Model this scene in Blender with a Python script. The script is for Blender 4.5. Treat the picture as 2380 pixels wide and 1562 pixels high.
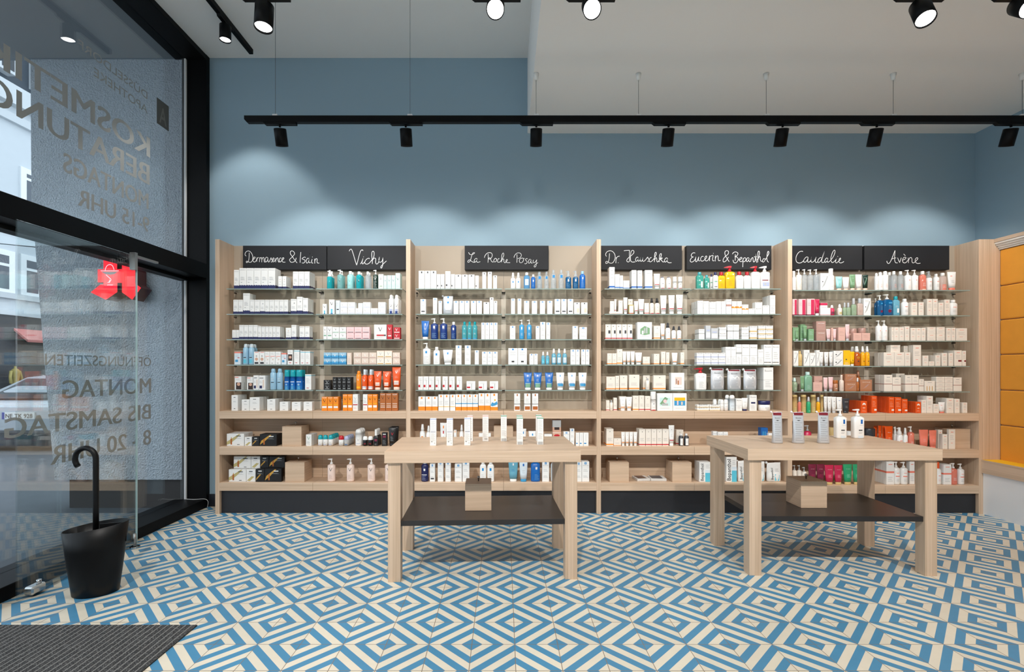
import bpy, math, random
from mathutils import Vector, Matrix

# ---------------------------------------------------------------- camera, world, exposure, large lights
for o in list(bpy.data.objects):
    bpy.data.objects.remove(o)
SC = bpy.context.scene
COL = SC.collection
EYE = 1.284          # height of the lens
F = 1141.0           # focal length in pixels of the 2380 px wide frame
CX, CY = 1170.0, 858.0
cam_d = bpy.data.cameras.new('camera')
cam_d.sensor_width = 36.0
cam_d.lens = 36.0 * F / 2380.0
cam_d.shift_x = (1190.0 - CX) / 2380.0
cam_d.shift_y = (CY - 781.0) / 2380.0
cam_d.clip_start = 0.05
cam = bpy.data.objects.new('camera', cam_d)
cam.location = (0, 0, EYE)
cam.rotation_euler = (math.pi / 2, 0, 0)
COL.objects.link(cam)
SC.camera = cam

wd = bpy.data.worlds.new('overcast_sky')
SC.world = wd
wd.use_nodes = True
bgn = wd.node_tree.nodes['Background']
bgn.inputs[0].default_value = (0.83, 0.91, 1.0, 1)
bgn.inputs[1].default_value = 1.9

SC.view_settings.view_transform = 'Standard'
SC.view_settings.look = 'None'
SC.view_settings.gamma = 1.0
SC.view_settings.use_curve_mapping = False
SC.view_settings.exposure = 0.27
try:
    SC.cycles.use_denoising = True
    SC.cycles.max_bounces = 8
    SC.cycles.diffuse_bounces = 4
    SC.cycles.glossy_bounces = 4
    SC.cycles.transparent_max_bounces = 24
    SC.cycles.caustics_reflective = False
    SC.cycles.caustics_refractive = False
    SC.cycles.sample_clamp_indirect = 4.0
except Exception:
    pass

P_SHELF = 31.0      # watts, each shelf spot
P_MID = 52.0        # watts, each spot on the second track
P_ROW = 195.0      # watts, row of spots just behind the camera line
P_FILL = 250.0       # watts, unseen fill spots added behind the camera to lift the ceiling
WARM = (1.0, 0.94, 0.86)
NEUT = (1.0, 0.965, 0.92)

def spot_light(name, loc, target, power, angle, blend=0.5, radius=0.04, color=NEUT, parent=None):
    l = bpy.data.lights.new(name, 'SPOT')
    l.energy = power
    l.spot_size = math.radians(angle)
    l.spot_blend = blend
    l.shadow_soft_size = radius
    l.color = color
    o = bpy.data.objects.new(name, l)
    COL.objects.link(o)
    o.location = loc
    d = Vector(target) - Vector(loc)
    o.rotation_euler = d.to_track_quat('-Z', 'Y').to_euler()
    o['kind'] = 'structure'
    if parent:
        m = o.rotation_euler.to_matrix().to_4x4()
        m.translation = Vector(loc)
        o.parent = parent
        o.matrix_parent_inverse = Matrix.Identity(4)
        o.location = Vector(loc) - parent.location
    return o

# unseen lamps: a row lighting the shelves, then fill added to brighten the ceiling
for xx in (-1.7, -0.1, 1.5, 3.1):
    spot_light('unseen_shop_light', (xx, 0.6, 3.12), (xx + 0.15, 4.35, 0.4), P_ROW, 76, 0.9, 0.045)
for yy in (-0.9, -2.4):
    for xx in (-1.6, 0.6, 2.8):
        spot_light('unseen_shop_light', (xx, yy, 3.12), (xx, yy + 0.25, 0), P_FILL * (2.3 if xx < 0 else 1.0), 100, 0.8, 0.08)

# ---------------------------------------------------------------- materials
MATS = {}
def s2l(c):
    return tuple(((v / 255.0) / 12.92 if v / 255.0 <= 0.04045 else ((v / 255.0 + 0.055) / 1.055) ** 2.4) for v in c)

def M(name, rgb, rough=0.5, metal=0.0, spec=0.5, noise=0.0, bump=0.0, nscale=40.0, coat=0.0, alpha=None, trans=0.0):
    """rgb is an sRGB 0-255 albedo."""
    if name in MATS:
        return MATS[name]
    m = bpy.data.materials.new(name)
    m.use_nodes = True
    nt = m.node_tree
    b = nt.nodes['Principled BSDF']
    lin = s2l(rgb)
    b.inputs['Base Color'].default_value = (*lin, 1)
    b.inputs['Roughness'].default_value = rough
    b.inputs['Metallic'].default_value = metal
    b.inputs['Specular IOR Level'].default_value = spec
    b.inputs['Coat Weight'].default_value = coat
    if noise or bump:
        bdist = 0.035 if bump >= 1 else 0.01
        tc = nt.nodes.new('ShaderNodeTexCoord')
        n = nt.nodes.new('ShaderNodeTexNoise')
        n.inputs['Scale'].default_value = nscale
        n.inputs['Detail'].default_value = 4
        nt.links.new(tc.outputs['Object'], n.inputs['Vector'])
        if noise:
            mx = nt.nodes.new('ShaderNodeMixRGB')
            mx.inputs[1].default_value = (*[v * (1 - noise) for v in lin], 1)
            mx.inputs[2].default_value = (*[min(1, v * (1 + noise)) for v in lin], 1)
            nt.links.new(n.outputs['Fac'], mx.inputs[0])
            nt.links.new(mx.outputs[0], b.inputs['Base Color'])
        if bump:
            bp = nt.nodes.new('ShaderNodeBump')
            bp.inputs['Strength'].default_value = bump
            bp.inputs['Distance'].default_value = bdist
            nt.links.new(n.outputs['Fac'], bp.inputs['Height'])
            nt.links.new(bp.outputs['Normal'], b.inputs['Normal'])
    MATS[name] = m
    return m

def wood(name, axis, c1=(214, 187, 161), c2=(190, 162, 135), rough=0.42, freq=150.0):
    if name in MATS:
        return MATS[name]
    m = bpy.data.materials.new(name)
    m.use_nodes = True
    nt = m.node_tree
    b = nt.nodes['Principled BSDF']
    b.inputs['Roughness'].default_value = rough
    tc = nt.nodes.new('ShaderNodeTexCoord')
    mp = nt.nodes.new('ShaderNodeMapping')
    sc = [freq] * 3
    sc['XYZ'.index(axis)] = 1.6
    mp.inputs['Scale'].default_value = sc
    n1 = nt.nodes.new('ShaderNodeTexNoise')
    n1.inputs['Scale'].default_value = 1.0
    n1.inputs['Detail'].default_value = 3
    n1.inputs['Roughness'].default_value = 0.6
    mp2 = nt.nodes.new('ShaderNodeMapping')
    sc2 = [18.0] * 3
    sc2['XYZ'.index(axis)] = 0.5
    mp2.inputs['Scale'].default_value = sc2
    n2 = nt.nodes.new('ShaderNodeTexNoise')
    n2.inputs['Scale'].default_value = 1.0
    n2.inputs['Detail'].default_value = 2
    nt.links.new(tc.outputs['Object'], mp.inputs['Vector'])
    nt.links.new(tc.outputs['Object'], mp2.inputs['Vector'])
    nt.links.new(mp.outputs[0], n1.inputs['Vector'])
    nt.links.new(mp2.outputs[0], n2.inputs['Vector'])
    ad = nt.nodes.new('ShaderNodeMath'); ad.operation = 'MULTIPLY_ADD'
    ad.inputs[1].default_value = 0.4
    mu = nt.nodes.new('ShaderNodeMath'); mu.operation = 'MULTIPLY'
    mu.inputs[1].default_value = 0.6
    nt.links.new(n1.outputs['Fac'], mu.inputs[0])
    nt.links.new(n2.outputs['Fac'], ad.inputs[0])
    nt.links.new(mu.outputs[0], ad.inputs[2])
    rp = nt.nodes.new('ShaderNodeValToRGB')
    rp.color_ramp.elements[0].position = 0.36
    rp.color_ramp.elements[1].position = 0.6
    rp.color_ramp.elements[0].color = (*s2l(c2), 1)
    rp.color_ramp.elements[1].color = (*s2l(c1), 1)
    nt.links.new(ad.outputs[0], rp.inputs[0])
    nt.links.new(rp.outputs[0], b.inputs['Base Color'])
    bp = nt.nodes.new('ShaderNodeBump')
    bp.inputs['Strength'].default_value = 0.08
    bp.inputs['Distance'].default_value = 0.002
    nt.links.new(n1.outputs['Fac'], bp.inputs['Height'])
    nt.links.new(bp.outputs['Normal'], b.inputs['Normal'])
    MATS[name] = m
    return m

def glass(name, tint=(1, 1, 1), refl=1.0, rough=0.0, ior=1.5):
    """Clear pane: straight-through transparency plus Fresnel reflection on both faces."""
    if name in MATS:
        return MATS[name]
    m = bpy.data.materials.new(name)
    m.use_nodes = True
    nt = m.node_tree
    nt.nodes.remove(nt.nodes['Principled BSDF'])
    out = nt.nodes['Material Output']
    tr = nt.nodes.new('ShaderNodeBsdfTransparent')
    tr.inputs[0].default_value = (*tint, 1)
    gl = nt.nodes.new('ShaderNodeBsdfGlossy')
    gl.inputs['Roughness'].default_value = rough
    geo = nt.nodes.new('ShaderNodeNewGeometry')
    iorn = nt.nodes.new('ShaderNodeMix')
    iorn.inputs[2].default_value = ior
    iorn.inputs[3].default_value = 1.0 / ior
    nt.links.new(geo.outputs['Backfacing'], iorn.inputs[0])
    fr = nt.nodes.new('ShaderNodeFresnel')
    nt.links.new(iorn.outputs[0], fr.inputs['IOR'])
    mu = nt.nodes.new('ShaderNodeMath'); mu.operation = 'MULTIPLY'
    mu.use_clamp = True
    mu.inputs[1].default_value = refl
    nt.links.new(fr.outputs[0], mu.inputs[0])
    mx = nt.nodes.new('ShaderNodeMixShader')
    nt.links.new(mu.outputs[0], mx.inputs[0])
    nt.links.new(tr.outputs[0], mx.inputs[1])
    nt.links.new(gl.outputs[0], mx.inputs[2])
    nt.links.new(mx.outputs[0], out.inputs['Surface'])
    MATS[name] = m
    return m

def liquid(name, rgb, dens=0.55, rough=0.12):
    """Tinted translucent plastic bottle: part see-through, part coloured body."""
    if name in MATS:
        return MATS[name]
    m = bpy.data.materials.new(name)
    m.use_nodes = True
    nt = m.node_tree
    b = nt.nodes['Principled BSDF']
    lin = s2l(rgb)
    b.inputs['Base Color'].default_value = (*lin, 1)
    b.inputs['Roughness'].default_value = rough
    out = nt.nodes['Material Output']
    tr = nt.nodes.new('ShaderNodeBsdfTransparent')
    tr.inputs[0].default_value = (*[0.35 + 0.65 * v for v in lin], 1)
    mx = nt.nodes.new('ShaderNodeMixShader')
    mx.inputs[0].default_value = dens
    nt.links.new(tr.outputs[0], mx.inputs[1])
    nt.links.new(b.outputs[0], mx.inputs[2])
    nt.links.new(mx.outputs[0], out.inputs['Surface'])
    MATS[name] = m
    return m

def emit(name, rgb, strength):
    if name in MATS:
        return MATS[name]
    m = bpy.data.materials.new(name)
    m.use_nodes = True
    nt = m.node_tree
    b = nt.nodes['Principled BSDF']
    b.inputs['Base Color'].default_value = (*rgb, 1)
    b.inputs['Emission Color'].default_value = (*rgb, 1)
    b.inputs['Emission Strength'].default_value = strength
    MATS[name] = m
    return m

# ---------------------------------------------------------------- mesh helpers
class MB:
    def __init__(s):
        s.v = []; s.f = []; s.m = []; s.sm = []; s.mats = []
    def mi(s, mat):
        if mat not in s.mats:
            s.mats.append(mat)
        return s.mats.index(mat)
    def face(s, idx, mat, smooth=False):
        s.f.append(tuple(idx)); s.m.append(s.mi(mat)); s.sm.append(smooth)
    def poly(s, pts, mat, smooth=False):
        n = len(s.v); s.v.extend([tuple(p) for p in pts])
        s.face(range(n, n + len(pts)), mat, smooth)
    def box(s, x0, x1, y0, y1, z0, z1, mat):
        n = len(s.v)
        s.v.extend([(x0, y0, z0), (x1, y0, z0), (x1, y1, z0), (x0, y1, z0), (x0, y0, z1), (x1, y0, z1), (x1, y1, z1), (x0, y1, z1)])
        for q in ((0, 3, 2, 1), (4, 5, 6, 7), (0, 1, 5, 4), (1, 2, 6, 5), (2, 3, 7, 6), (3, 0, 4, 7)):
            s.face([n + i for i in q], mat)
    def cbox(s, x0, x1, y0, y1, z0, z1, mat, c=0.002):
        """box with chamfered vertical and horizontal edges (via three-ring loft)."""
        def ring(i, z):
            return [(x0 + i, y0 + c, z), (x0 + c, y0 + i, z), (x1 - c, y0 + i, z), (x1 - i, y0 + c, z), (x1 - i, y1 - c, z), (x1 - c, y1 - i, z), (x0 + c, y1 - i, z), (x0 + i, y1 - c, z)]
        s.rings([ring(c * 0.9, z0), ring(0, z0 + c), ring(0, z1 - c), ring(c * 0.9, z1)], mat, smooth=False)
    def rings(s, rings, mat, smooth=True, cap=True, mats=None):
        n0 = len(s.v); k = len(rings[0])
        for r in rings:
            s.v.extend([tuple(p) for p in r])
        for i in range(len(rings) - 1):
            mm = mats[i] if mats else mat
            for j in range(k):
                a = n0 + i * k + j; b = n0 + i * k + (j + 1) % k
                s.face((a, b, b + k, a + k), mm, smooth)
        if cap:
            s.face([n0 + j for j in reversed(range(k))], mats[0] if mats else mat)
            s.face([n0 + (len(rings) - 1) * k + j for j in range(k)], mats[-1] if mats else mat)
    def lathe(s, prof, mat, seg=20, cx=0, cy=0, smooth=True, mats=None, sy=1.0, ex=2.0):
        """prof: list of (r, z). ex: superellipse exponent of the cross-section, sy: depth ratio."""
        rs = []
        for r, z in prof:
            ring = []
            for j in range(seg):
                a = 2 * math.pi * (j + 0.5) / seg
                ca, sa = math.cos(a), math.sin(a)
                x = math.copysign(abs(ca) ** (2 / ex), ca) * r
                y = math.copysign(abs(sa) ** (2 / ex), sa) * r * sy
                ring.append((cx + x, cy + y, z))
            rs.append(ring)
        s.rings(rs, mat, smooth, True, mats)
    def cyl(s, p0, p1, r, mat, seg=12, r1=None, smooth=True):
        p0, p1 = Vector(p0), Vector(p1)
        d = (p1 - p0).normalized()
        u = d.orthogonal().normalized(); w = d.cross(u)
        r1 = r if r1 is None else r1
        ra = [p0 + (u * math.cos(2 * math.pi * j / seg) + w * math.sin(2 * math.pi * j / seg)) * r for j in range(seg)]
        rb = [p1 + (u * math.cos(2 * math.pi * j / seg) + w * math.sin(2 * math.pi * j / seg)) * r1 for j in range(seg)]
        s.rings([ra, rb], mat, smooth)
    def tube(s, pts, r, mat, seg=10):
        pts = [Vector(p) for p in pts]
        rs = []
        prev = None
        for i, p in enumerate(pts):
            t = (pts[min(i + 1, len(pts) - 1)] - pts[max(i - 1, 0)]).normalized()
            if prev is None:
                u = t.orthogonal().normalized()
            else:
                u = (prev - t * prev.dot(t)).normalized()
            prev = u
            w = t.cross(u)
            rs.append([p + (u * math.cos(2 * math.pi * j / seg) + w * math.sin(2 * math.pi * j / seg)) * r for j in range(seg)])
        s.rings(rs, mat)
    def prism(s, poly, axis, a0, a1, mat, mat_front=None):
        """poly: list of 2-D points, counter-clockwise; extruded along axis from a0 to a1."""
        def pt(p, a):
            return {'Y': (p[0], a, p[1]), 'X': (a, p[0], p[1]), 'Z': (p[0], p[1], a)}[axis]
        n = len(s.v); k = len(poly)
        s.v.extend([pt(p, a0) for p in poly]); s.v.extend([pt(p, a1) for p in poly])
        s.face(range(n, n + k), mat_front or mat)
        s.face([n + k + j for j in reversed(range(k))], mat)
        for j in range(k):
            b = (j + 1) % k
            s.face((n + b, n + j, n + k + j, n + k + b), mat)
    def add(s, verts, faces, mat, fn):
        n = len(s.v)
        s.v.extend([fn(v) for v in verts])
        for f in faces:
            s.face([n + i for i in f], mat)
    def mesh(s, name):
        me = bpy.data.meshes.new(name)
        me.from_pydata(s.v, [], s.f)
        for m in s.mats:
            me.materials.append(m)
        me.polygons.foreach_set('material_index', s.m)
        me.polygons.foreach_set('use_smooth', s.sm)
        me.update()
        return me
    def build(s, name, parent=None, loc=(0, 0, 0), bevel=0.0):
        o = bpy.data.objects.new(name, s.mesh(name))
        COL.objects.link(o)
        o.location = loc
        if parent:
            o.parent = parent
        if bevel:
            b = o.modifiers.new('bevel', 'BEVEL'); b.width = bevel; b.segments = 2; b.limit_method = 'ANGLE'
        return o

def tag(o, label=None, cat=None, group=None, kind=None):
    if label: o['label'] = label
    if cat: o['category'] = cat
    if group: o['group'] = group
    if kind: o['kind'] = kind
    return o

def thing(name, label, cat, loc=(0, 0, 0), rz=0.0, group=None, kind=None):
    o = bpy.data.objects.new(name, None)
    o.empty_display_size = 0.05
    COL.objects.link(o)
    o.location = loc
    o.rotation_euler = (0, 0, rz)
    return tag(o, label, cat, group, kind)

def copy_tree(o, parent=None):
    c = o.copy(); COL.objects.link(c)
    if parent: c.parent = parent
    for ch in list(o.children):
        copy_tree(ch, c)
    return c

_TXT = {}
def text_geo(t, bold=0.0, res=3):
    """flat outline of a word, as (verts, faces, width, cap height); built once per word."""
    k = (t, bold, res)
    if k not in _TXT:
        cu = bpy.data.curves.new('lettering', 'FONT')
        cu.body = t; cu.size = 1.0; cu.resolution_u = res; cu.offset = bold
        ob = bpy.data.objects.new('lettering', cu)
        COL.objects.link(ob)
        dg = bpy.context.evaluated_depsgraph_get(); dg.update()
        me = bpy.data.meshes.new_from_object(ob.evaluated_get(dg))
        vs = [v.co.copy() for v in me.vertices]; fs = [tuple(p.vertices) for p in me.polygons]
        bpy.data.meshes.remove(me); bpy.data.objects.remove(ob); bpy.data.curves.remove(cu)
        xs = [v.x for v in vs]; x0 = min(xs)
        for v in vs: v.x -= x0
        _TXT[k] = (vs, fs, max(xs) - x0, 0.729)
    return _TXT[k]

def px(x, d):  # world X of image column x at distance d
    return (x - CX) / F * d
def pz(y, d):  # world Z of image row y at distance d
    return EYE + (CY - y) / F * d
# ---------------------------------------------------------------- materials of the place
WALL_Y = 4.60
XW = -2.753          # room side of the window frame
XG = -2.95           # shop window glass
XR = 4.42            # right wall
ZC = 4.20            # ceiling
YB = -3.2            # wall behind the camera
WV = wood('oak_vertical', 'Z'); WH = wood('oak_horizontal', 'X'); WD = wood('oak_lengthwise', 'Y')
BLUE = M('blue_wall_paint', (142, 166, 180), 0.75, bump=0.02, nscale=180, spec=0.3)
WHITE = M('white_ceiling_paint', (236, 234, 230), 0.85, spec=0.2)
BLACK = M('black_metal', (9, 9, 10), 0.45, spec=0.12)
BLACKS = M('black_satin', (14, 14, 15), 0.3)
PLINTH = M('anthracite_laminate', (33, 34, 39), 0.5)
CHROME = M('chrome', (200, 200, 200), 0.15, 1.0)
STEEL = M('brushed_steel', (170, 168, 165), 0.35, 1.0)
BACKB = M('greige_back_panel', (170, 156, 139), 0.65)
PANE = glass('window_pane', (0.93, 0.96, 0.97), 1.8)
DOORG = glass('door_pane', (0.92, 0.95, 0.95), 1.7)
SHELFG = glass('shelf_glass', (0.93, 0.97, 0.955), 1.2)
SHEDGE = M('shelf_glass_edge', (142, 160, 154), 0.15, spec=0.8)

def floor_mat():
    m = bpy.data.materials.new('cement_tiles'); m.use_nodes = True
    nt = m.node_tree; L = nt.links; N = nt.nodes
    b = N['Principled BSDF']; b.inputs['Roughness'].default_value = 0.45
    tc = N.new('ShaderNodeTexCoord'); sp = N.new('ShaderNodeSeparateXYZ')
    L.new(tc.outputs['Object'], sp.inputs[0])
    def mth(op, a, bb=None, c=None):
        n = N.new('ShaderNodeMath'); n.operation = op
        for i, q in enumerate((a, bb, c)):
            if q is None: continue
            if isinstance(q, (int, float)): n.inputs[i].default_value = q
            else: L.new(q, n.inputs[i])
        return n.outputs[0]
    def tri(src, off):           # distance in tiles from the lattice of blue centres, 0..1
        u = mth('MULTIPLY_ADD', src, 5.0, off + 200.0)
        return mth('PINGPONG', u, 1.0), u
    du, u = tri(sp.outputs[0], 0.147 * 5)
    dv, v = tri(sp.outputs[1], -2.29 * 5)
    s = mth('ADD', du, dv)
    st = mth('LESS_THAN', mth('FRACT', mth('MULTIPLY', s, 2.0)), 0.5)
    # grout on the tile grid
    def near(x):
        f = mth('FRACT', x)
        return mth('MINIMUM', f, mth('SUBTRACT', 1.0, f))
    g = mth('LESS_THAN', mth('MINIMUM', near(u), near(v)), 0.008)
    # tone of each tile
    wn = N.new('ShaderNodeTexWhiteNoise'); cb = N.new('ShaderNodeCombineXYZ')
    L.new(mth('FLOOR', u), cb.inputs[0]); L.new(mth('FLOOR', v), cb.inputs[1])
    L.new(cb.outputs[0], wn.inputs['Vector'])
    nz = N.new('ShaderNodeTexNoise'); nz.inputs['Scale'].default_value = 14; nz.inputs['Detail'].default_value = 5
    L.new(tc.outputs['Object'], nz.inputs['Vector'])
    tone = mth('MULTIPLY_ADD', wn.outputs['Value'], 0.10, 0.87)
    tone = mth('MULTIPLY_ADD', nz.outputs['Fac'], 0.12, tone)
    def rgb(c):
        n = N.new('ShaderNodeRGB'); n.outputs[0].default_value = (*s2l(c), 1); return n.outputs[0]
    def mix(f, a, c, typ='MIX'):
        n = N.new('ShaderNodeMixRGB'); n.blend_type = typ
        if isinstance(f, (int, float)): n.inputs[0].default_value = f
        else: L.new(f, n.inputs[0])
        L.new(a, n.inputs[1]); L.new(c, n.inputs[2]); return n.outputs[0]
    base = mix(st, rgb((218, 209, 191)), rgb((72, 135, 172)))
    tn = N.new('ShaderNodeCombineXYZ')
    for i in range(3): L.new(tone, tn.inputs[i])
    base = mix(1.0, base, tn.outputs[0], 'MULTIPLY')
    col = mix(g, base, rgb((128, 112, 96)))
    L.new(col, b.inputs['Base Color'])
    bp = N.new('ShaderNodeBump'); bp.inputs['Strength'].default_value = 0.25; bp.inputs['Distance'].default_value = 0.002
    L.new(mth('SUBTRACT', 1.0, g), bp.inputs['Height']); L.new(bp.outputs['Normal'], b.inputs['Normal'])
    return m

# ---------------------------------------------------------------- room shell
def struct(name, mb, **k):
    return tag(mb.build(name, **k), kind='structure')
mb = MB(); mb.box(-3.0, XR + 0.2, YB - 0.2, WALL_Y + 0.2, -0.1, 0.0, floor_mat()); struct('floor', mb)
mb = MB(); mb.box(XW - 0.24, XR + 0.2, WALL_Y, WALL_Y + 0.2, 0, ZC, BLUE); struct('wall_back', mb)
mb = MB(); mb.box(XR, XR + 0.2, YB, WALL_Y, 0, ZC, BLUE); struct('wall_right', mb)
mb = MB(); mb.box(XW - 0.24, XR + 0.2, YB - 0.2, YB, 0, ZC, M('stone_grey_wall', (150, 146, 140), 0.8)); struct('wall_front', mb)
mb = MB(); mb.box(XW - 0.24, XR + 0.2, YB - 0.2, WALL_Y + 0.2, ZC, ZC + 0.15, WHITE); struct('ceiling', mb)
mb = MB(); mb.box(0.226, XR, YB, WALL_Y, 3.493, ZC, WHITE); struct('ceiling_soffit', mb)
mb = MB(); mb.box(XW, -2.556, WALL_Y - 0.012, WALL_Y, 0, 0.115, M('dark_baseboard', (22, 26, 34), 0.5)); struct('baseboard_back', mb)

# ---------------------------------------------------------------- shop window on the left
win = thing('window_1', 'tall black framed shop window with lettered glass along left side', 'window', (XG, 0, 0), kind='structure')
def wpart(name, mb, **k):
    o = mb.build(name, parent=win, **k); o.location = (-XG, 0, 0); return o
YG = 4.55
mb = MB(); mb.box(XG - 0.03, XW, YG, WALL_Y, 0, ZC, BLACK); wpart('post', mb)
mb = MB(); mb.box(XG - 0.09, XW, YB, YG, 4.15, ZC, BLACK); wpart('head_beam', mb, bevel=0.004)
mb = MB(); mb.box(XG - 0.09, XW, YB, YG, 2.125, 2.262, BLACK); mb.box(XG - 0.05, XG + 0.05, YB, YG, 2.10, 2.13, BLACK); wpart('transom', mb, bevel=0.004)
mb = MB(); mb.box(XG - 0.09, XW, YB, YG, 0, 0.083, BLACK); wpart('sill', mb, bevel=0.004)
mb = MB(); mb.box(XG + 0.006, XG + 0.018, YG - 0.022, YG - 0.002, 0.083, 2.10, M('white_gasket', (225, 228, 230), 0.5)); mb.box(XG + 0.006, XG + 0.018, YG - 0.022, YG - 0.002, 2.262, 4.15, M('white_gasket', (225, 228, 230), 0.5)); wpart('edge_profile', mb)
mb = MB(); mb.box(XG - 0.005, XG + 0.005, YB, YG, 2.262, 4.15, PANE); wpart('upper_pane', mb)
mb = MB(); mb.box(XG - 0.005, XG + 0.005, YB, YG, 0.083, 2.10, PANE); wpart('lower_pane', mb)
VINYL = M('grey_window_film', (160, 162, 160), 0.7)
mb = MB()
def film(t, y_start, y_end, z0, cap, bold=0.012):
    """film lettering read from the street: the word runs towards -Y."""
    vs, fs, w, ch = text_geo(t, 0.0, 4)
    sx = (y_start - y_end) / w; sz = cap / ch
    for k in range(-2, 3):      # several passes side by side thicken the strokes
        mb.add(vs, [tuple(reversed(f)) for f in fs], VINYL, lambda v: (XG + 0.0058 + 0.0002 * k, y_start - (v.x + k * bold) * sx, z0 + v.y * sz))
film('DÜSSELDORF', 4.06, 3.40, 3.515, 0.062, 0.004)
film('APOTHEKE', 4.06, 3.53, 3.395, 0.066, 0.004)
film('KOSMETIK', 4.085, 2.76, 3.045, 0.172)
film('BERATUNG', 4.08, 2.78, 2.815, 0.172)
film('MONTAGS', 4.07, 3.285, 2.61, 0.135)
film('9-15 UHR', 4.08, 3.40, 2.42, 0.125)
film('ÖFFNUNGSZEITEN', 4.10, 3.155, 1.308, 0.078, 0.006)
film('MONTAG', 4.10, 3.28, 1.088, 0.128)
film('BIS SAMSTAG', 4.095, 2.90, 0.872, 0.128)
film('8 - 20 UHR', 4.10, 3.195, 0.66, 0.128)
mb.poly([(XG + 0.0058, 4.17, 3.375), (XG + 0.0058, 4.32, 3.375), (XG + 0.0058, 4.32, 3.595), (XG + 0.0058, 4.17, 3.595)][::-1], M('dark_film', (92, 92, 88), 0.7))
vs, fs, w, ch = text_geo('A', 0.01, 4)
mb.add(vs, fs, M('pale_film', (120, 120, 116), 0.7), lambda v: (XG + 0.0066, 4.29 - v.x * 0.13, 3.40 + v.y * 0.2))
lt = wpart('lettering', mb); lt['label'] = 'grey mirrored window lettering'

# frameless glass door leaf standing inside the frame
XD = -2.668
door = thing('door_1', 'frameless clear glass door leaf with chrome fittings', 'door', (XD, 3.57, 0), kind='structure')
def dpart(name, mb):
    o = mb.build(name, parent=door); o.location = (-XD, -3.57, 0); return o
mb = MB(); mb.box(XD - 0.005, XD + 0.005, 2.69, 3.57, 0.015, 2.105, DOORG)
mb.box(XD - 0.006, XD + 0.006, 3.568, 3.572, 0.015, 2.105, M('polished_glass_edge', (190, 215, 212), 0.1)); dpart('glass_leaf', mb)
mb = MB(); mb.cyl((XD + 0.014, 3.535, 0.012), (XD + 0.014, 3.535, 0.10), 0.009, STEEL); mb.cyl((XD + 0.014, 3.535, 0.0), (XD + 0.014, 3.535, 0.008), 0.032, CHROME, 20); dpart('floor_bolt', mb)
mb = MB()
mb.cbox(XD - 0.025, XD + 0.028, 2.752, 2.84, 0.012, 0.058, CHROME, 0.008)
mb.cyl((XD + 0.005, 2.815, 0.056), (XD + 0.005, 2.815, 0.078), 0.012, CHROME); dpart('pivot_clamp', mb)
mb = MB(); mb.box(XD - 0.02, XD + 0.02, 3.53, 3.555, 2.0, 2.125, STEEL); mb.box(XD - 0.012, XD + 0.012, 3.55, 3.78, 2.095, 2.11, STEEL); dpart('top_hinge', mb)
# ---------------------------------------------------------------- outside
mb = MB(); mb.box(-8.5, -3.0, -12, 30, -0.3, -0.03, M('grey_paving', (92, 98, 104), 0.8, noise=0.12, nscale=6)); struct('pavement', mb)
mb = MB(); mb.box(-17.4, -6.2, -12, 30, -0.4, -0.2, M('asphalt', (88, 92, 97), 0.85, noise=0.15, nscale=12)); struct('street', mb)
PL = M('grey_roughcast', (214, 221, 228), 0.9, noise=0.22, bump=1.0, nscale=72, spec=0.2)
d0 = 4.62
ol = [(73, 560), (71, 130), (300, -60), (1, 1), (1, 1)]
pts = [(px(x, d0), pz(y, d0)) for x, y in ((127, 1115), (424, 1115), (424, 20), (71, 20), (71, 140), (73, 470), (81, 560), (104, 850))]
mb = MB(); mb.prism([(XG - 0.06 if p[0] > -3.2 else p[0], p[1]) for p in pts], 'Y', d0, d0 + 0.5, PL); struct('wall_outside', mb)
mb = MB(); mb.box(px(155, d0), XG - 0.06, d0 + 0.03, d0 + 0.45, -0.03, pz(1115, d0), M('dark_stone_plinth', (62, 58, 56), 0.7)); struct('baseboard_outside', mb)

mb = MB(); mb.box(-5.6, XG - 0.095, 1.7, d0 + 0.02, 4.2, 4.5, M('grey_overhang', (150, 156, 160), 0.8)); struct('ceiling_outside', mb)
# lit pharmacy sign on the outside wall
sg = thing('pharmacy_sign', 'lit red letter A sign with snake and bowl on grey outside wall', 'sign', (px(270, 4.5), 4.60, 2.1))
def spt(x, y, d=4.46):
    x, y = 180 + x / 9.76, 560 + y / 9.76
    return (px(x, d) - sg.location.x, pz(y, d) - sg.location.z)
olA = [(590, 130), (900, 130), (900, 640), (1010, 640), (1010, 130), (1300, 130), (1300, 650), (1312, 650), (1312, 965), (1440, 1065), (1245, 1335), (1010, 1165), (1010, 950), (905, 950), (905, 1160), (645, 1335), (300, 1165), (520, 990), (590, 985), (590, 940), (460, 940), (460, 645), (590, 645)]
pa = [spt(*p) for p in olA]
RED = emit('sign_red', (1.0, 0.0, 0.012), 1.6); REDS = M('sign_side', (90, 10, 20), 0.4)
mb = MB(); mb.prism(pa[::-1], 'Y', -0.14, 0.0, REDS, RED); mb.build('letter_body', parent=sg)
WSN = emit('sign_white', (0.85, 0.75, 0.8), 0.9)
mb = MB()
def ribbon(mb, pts2, w, y, mat, fn):
    """flat stroke through 2-D points."""
    pts2 = [Vector(p) for p in pts2]
    n0 = len(mb.v)
    for i, p in enumerate(pts2):
        t = (pts2[min(i + 1, len(pts2) - 1)] - pts2[max(i - 1, 0)])
        if t.length < 1e-9: t = Vector((1, 0))
        t.normalize(); nrm = Vector((-t.y, t.x)) * (w / 2)
        for q in (p + nrm, p - nrm):
            mb.v.append(fn(q, y))
    for i in range(len(pts2) - 1):
        a = n0 + 2 * i
        mb.face((a, a + 2, a + 3, a + 1), mat)
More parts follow.
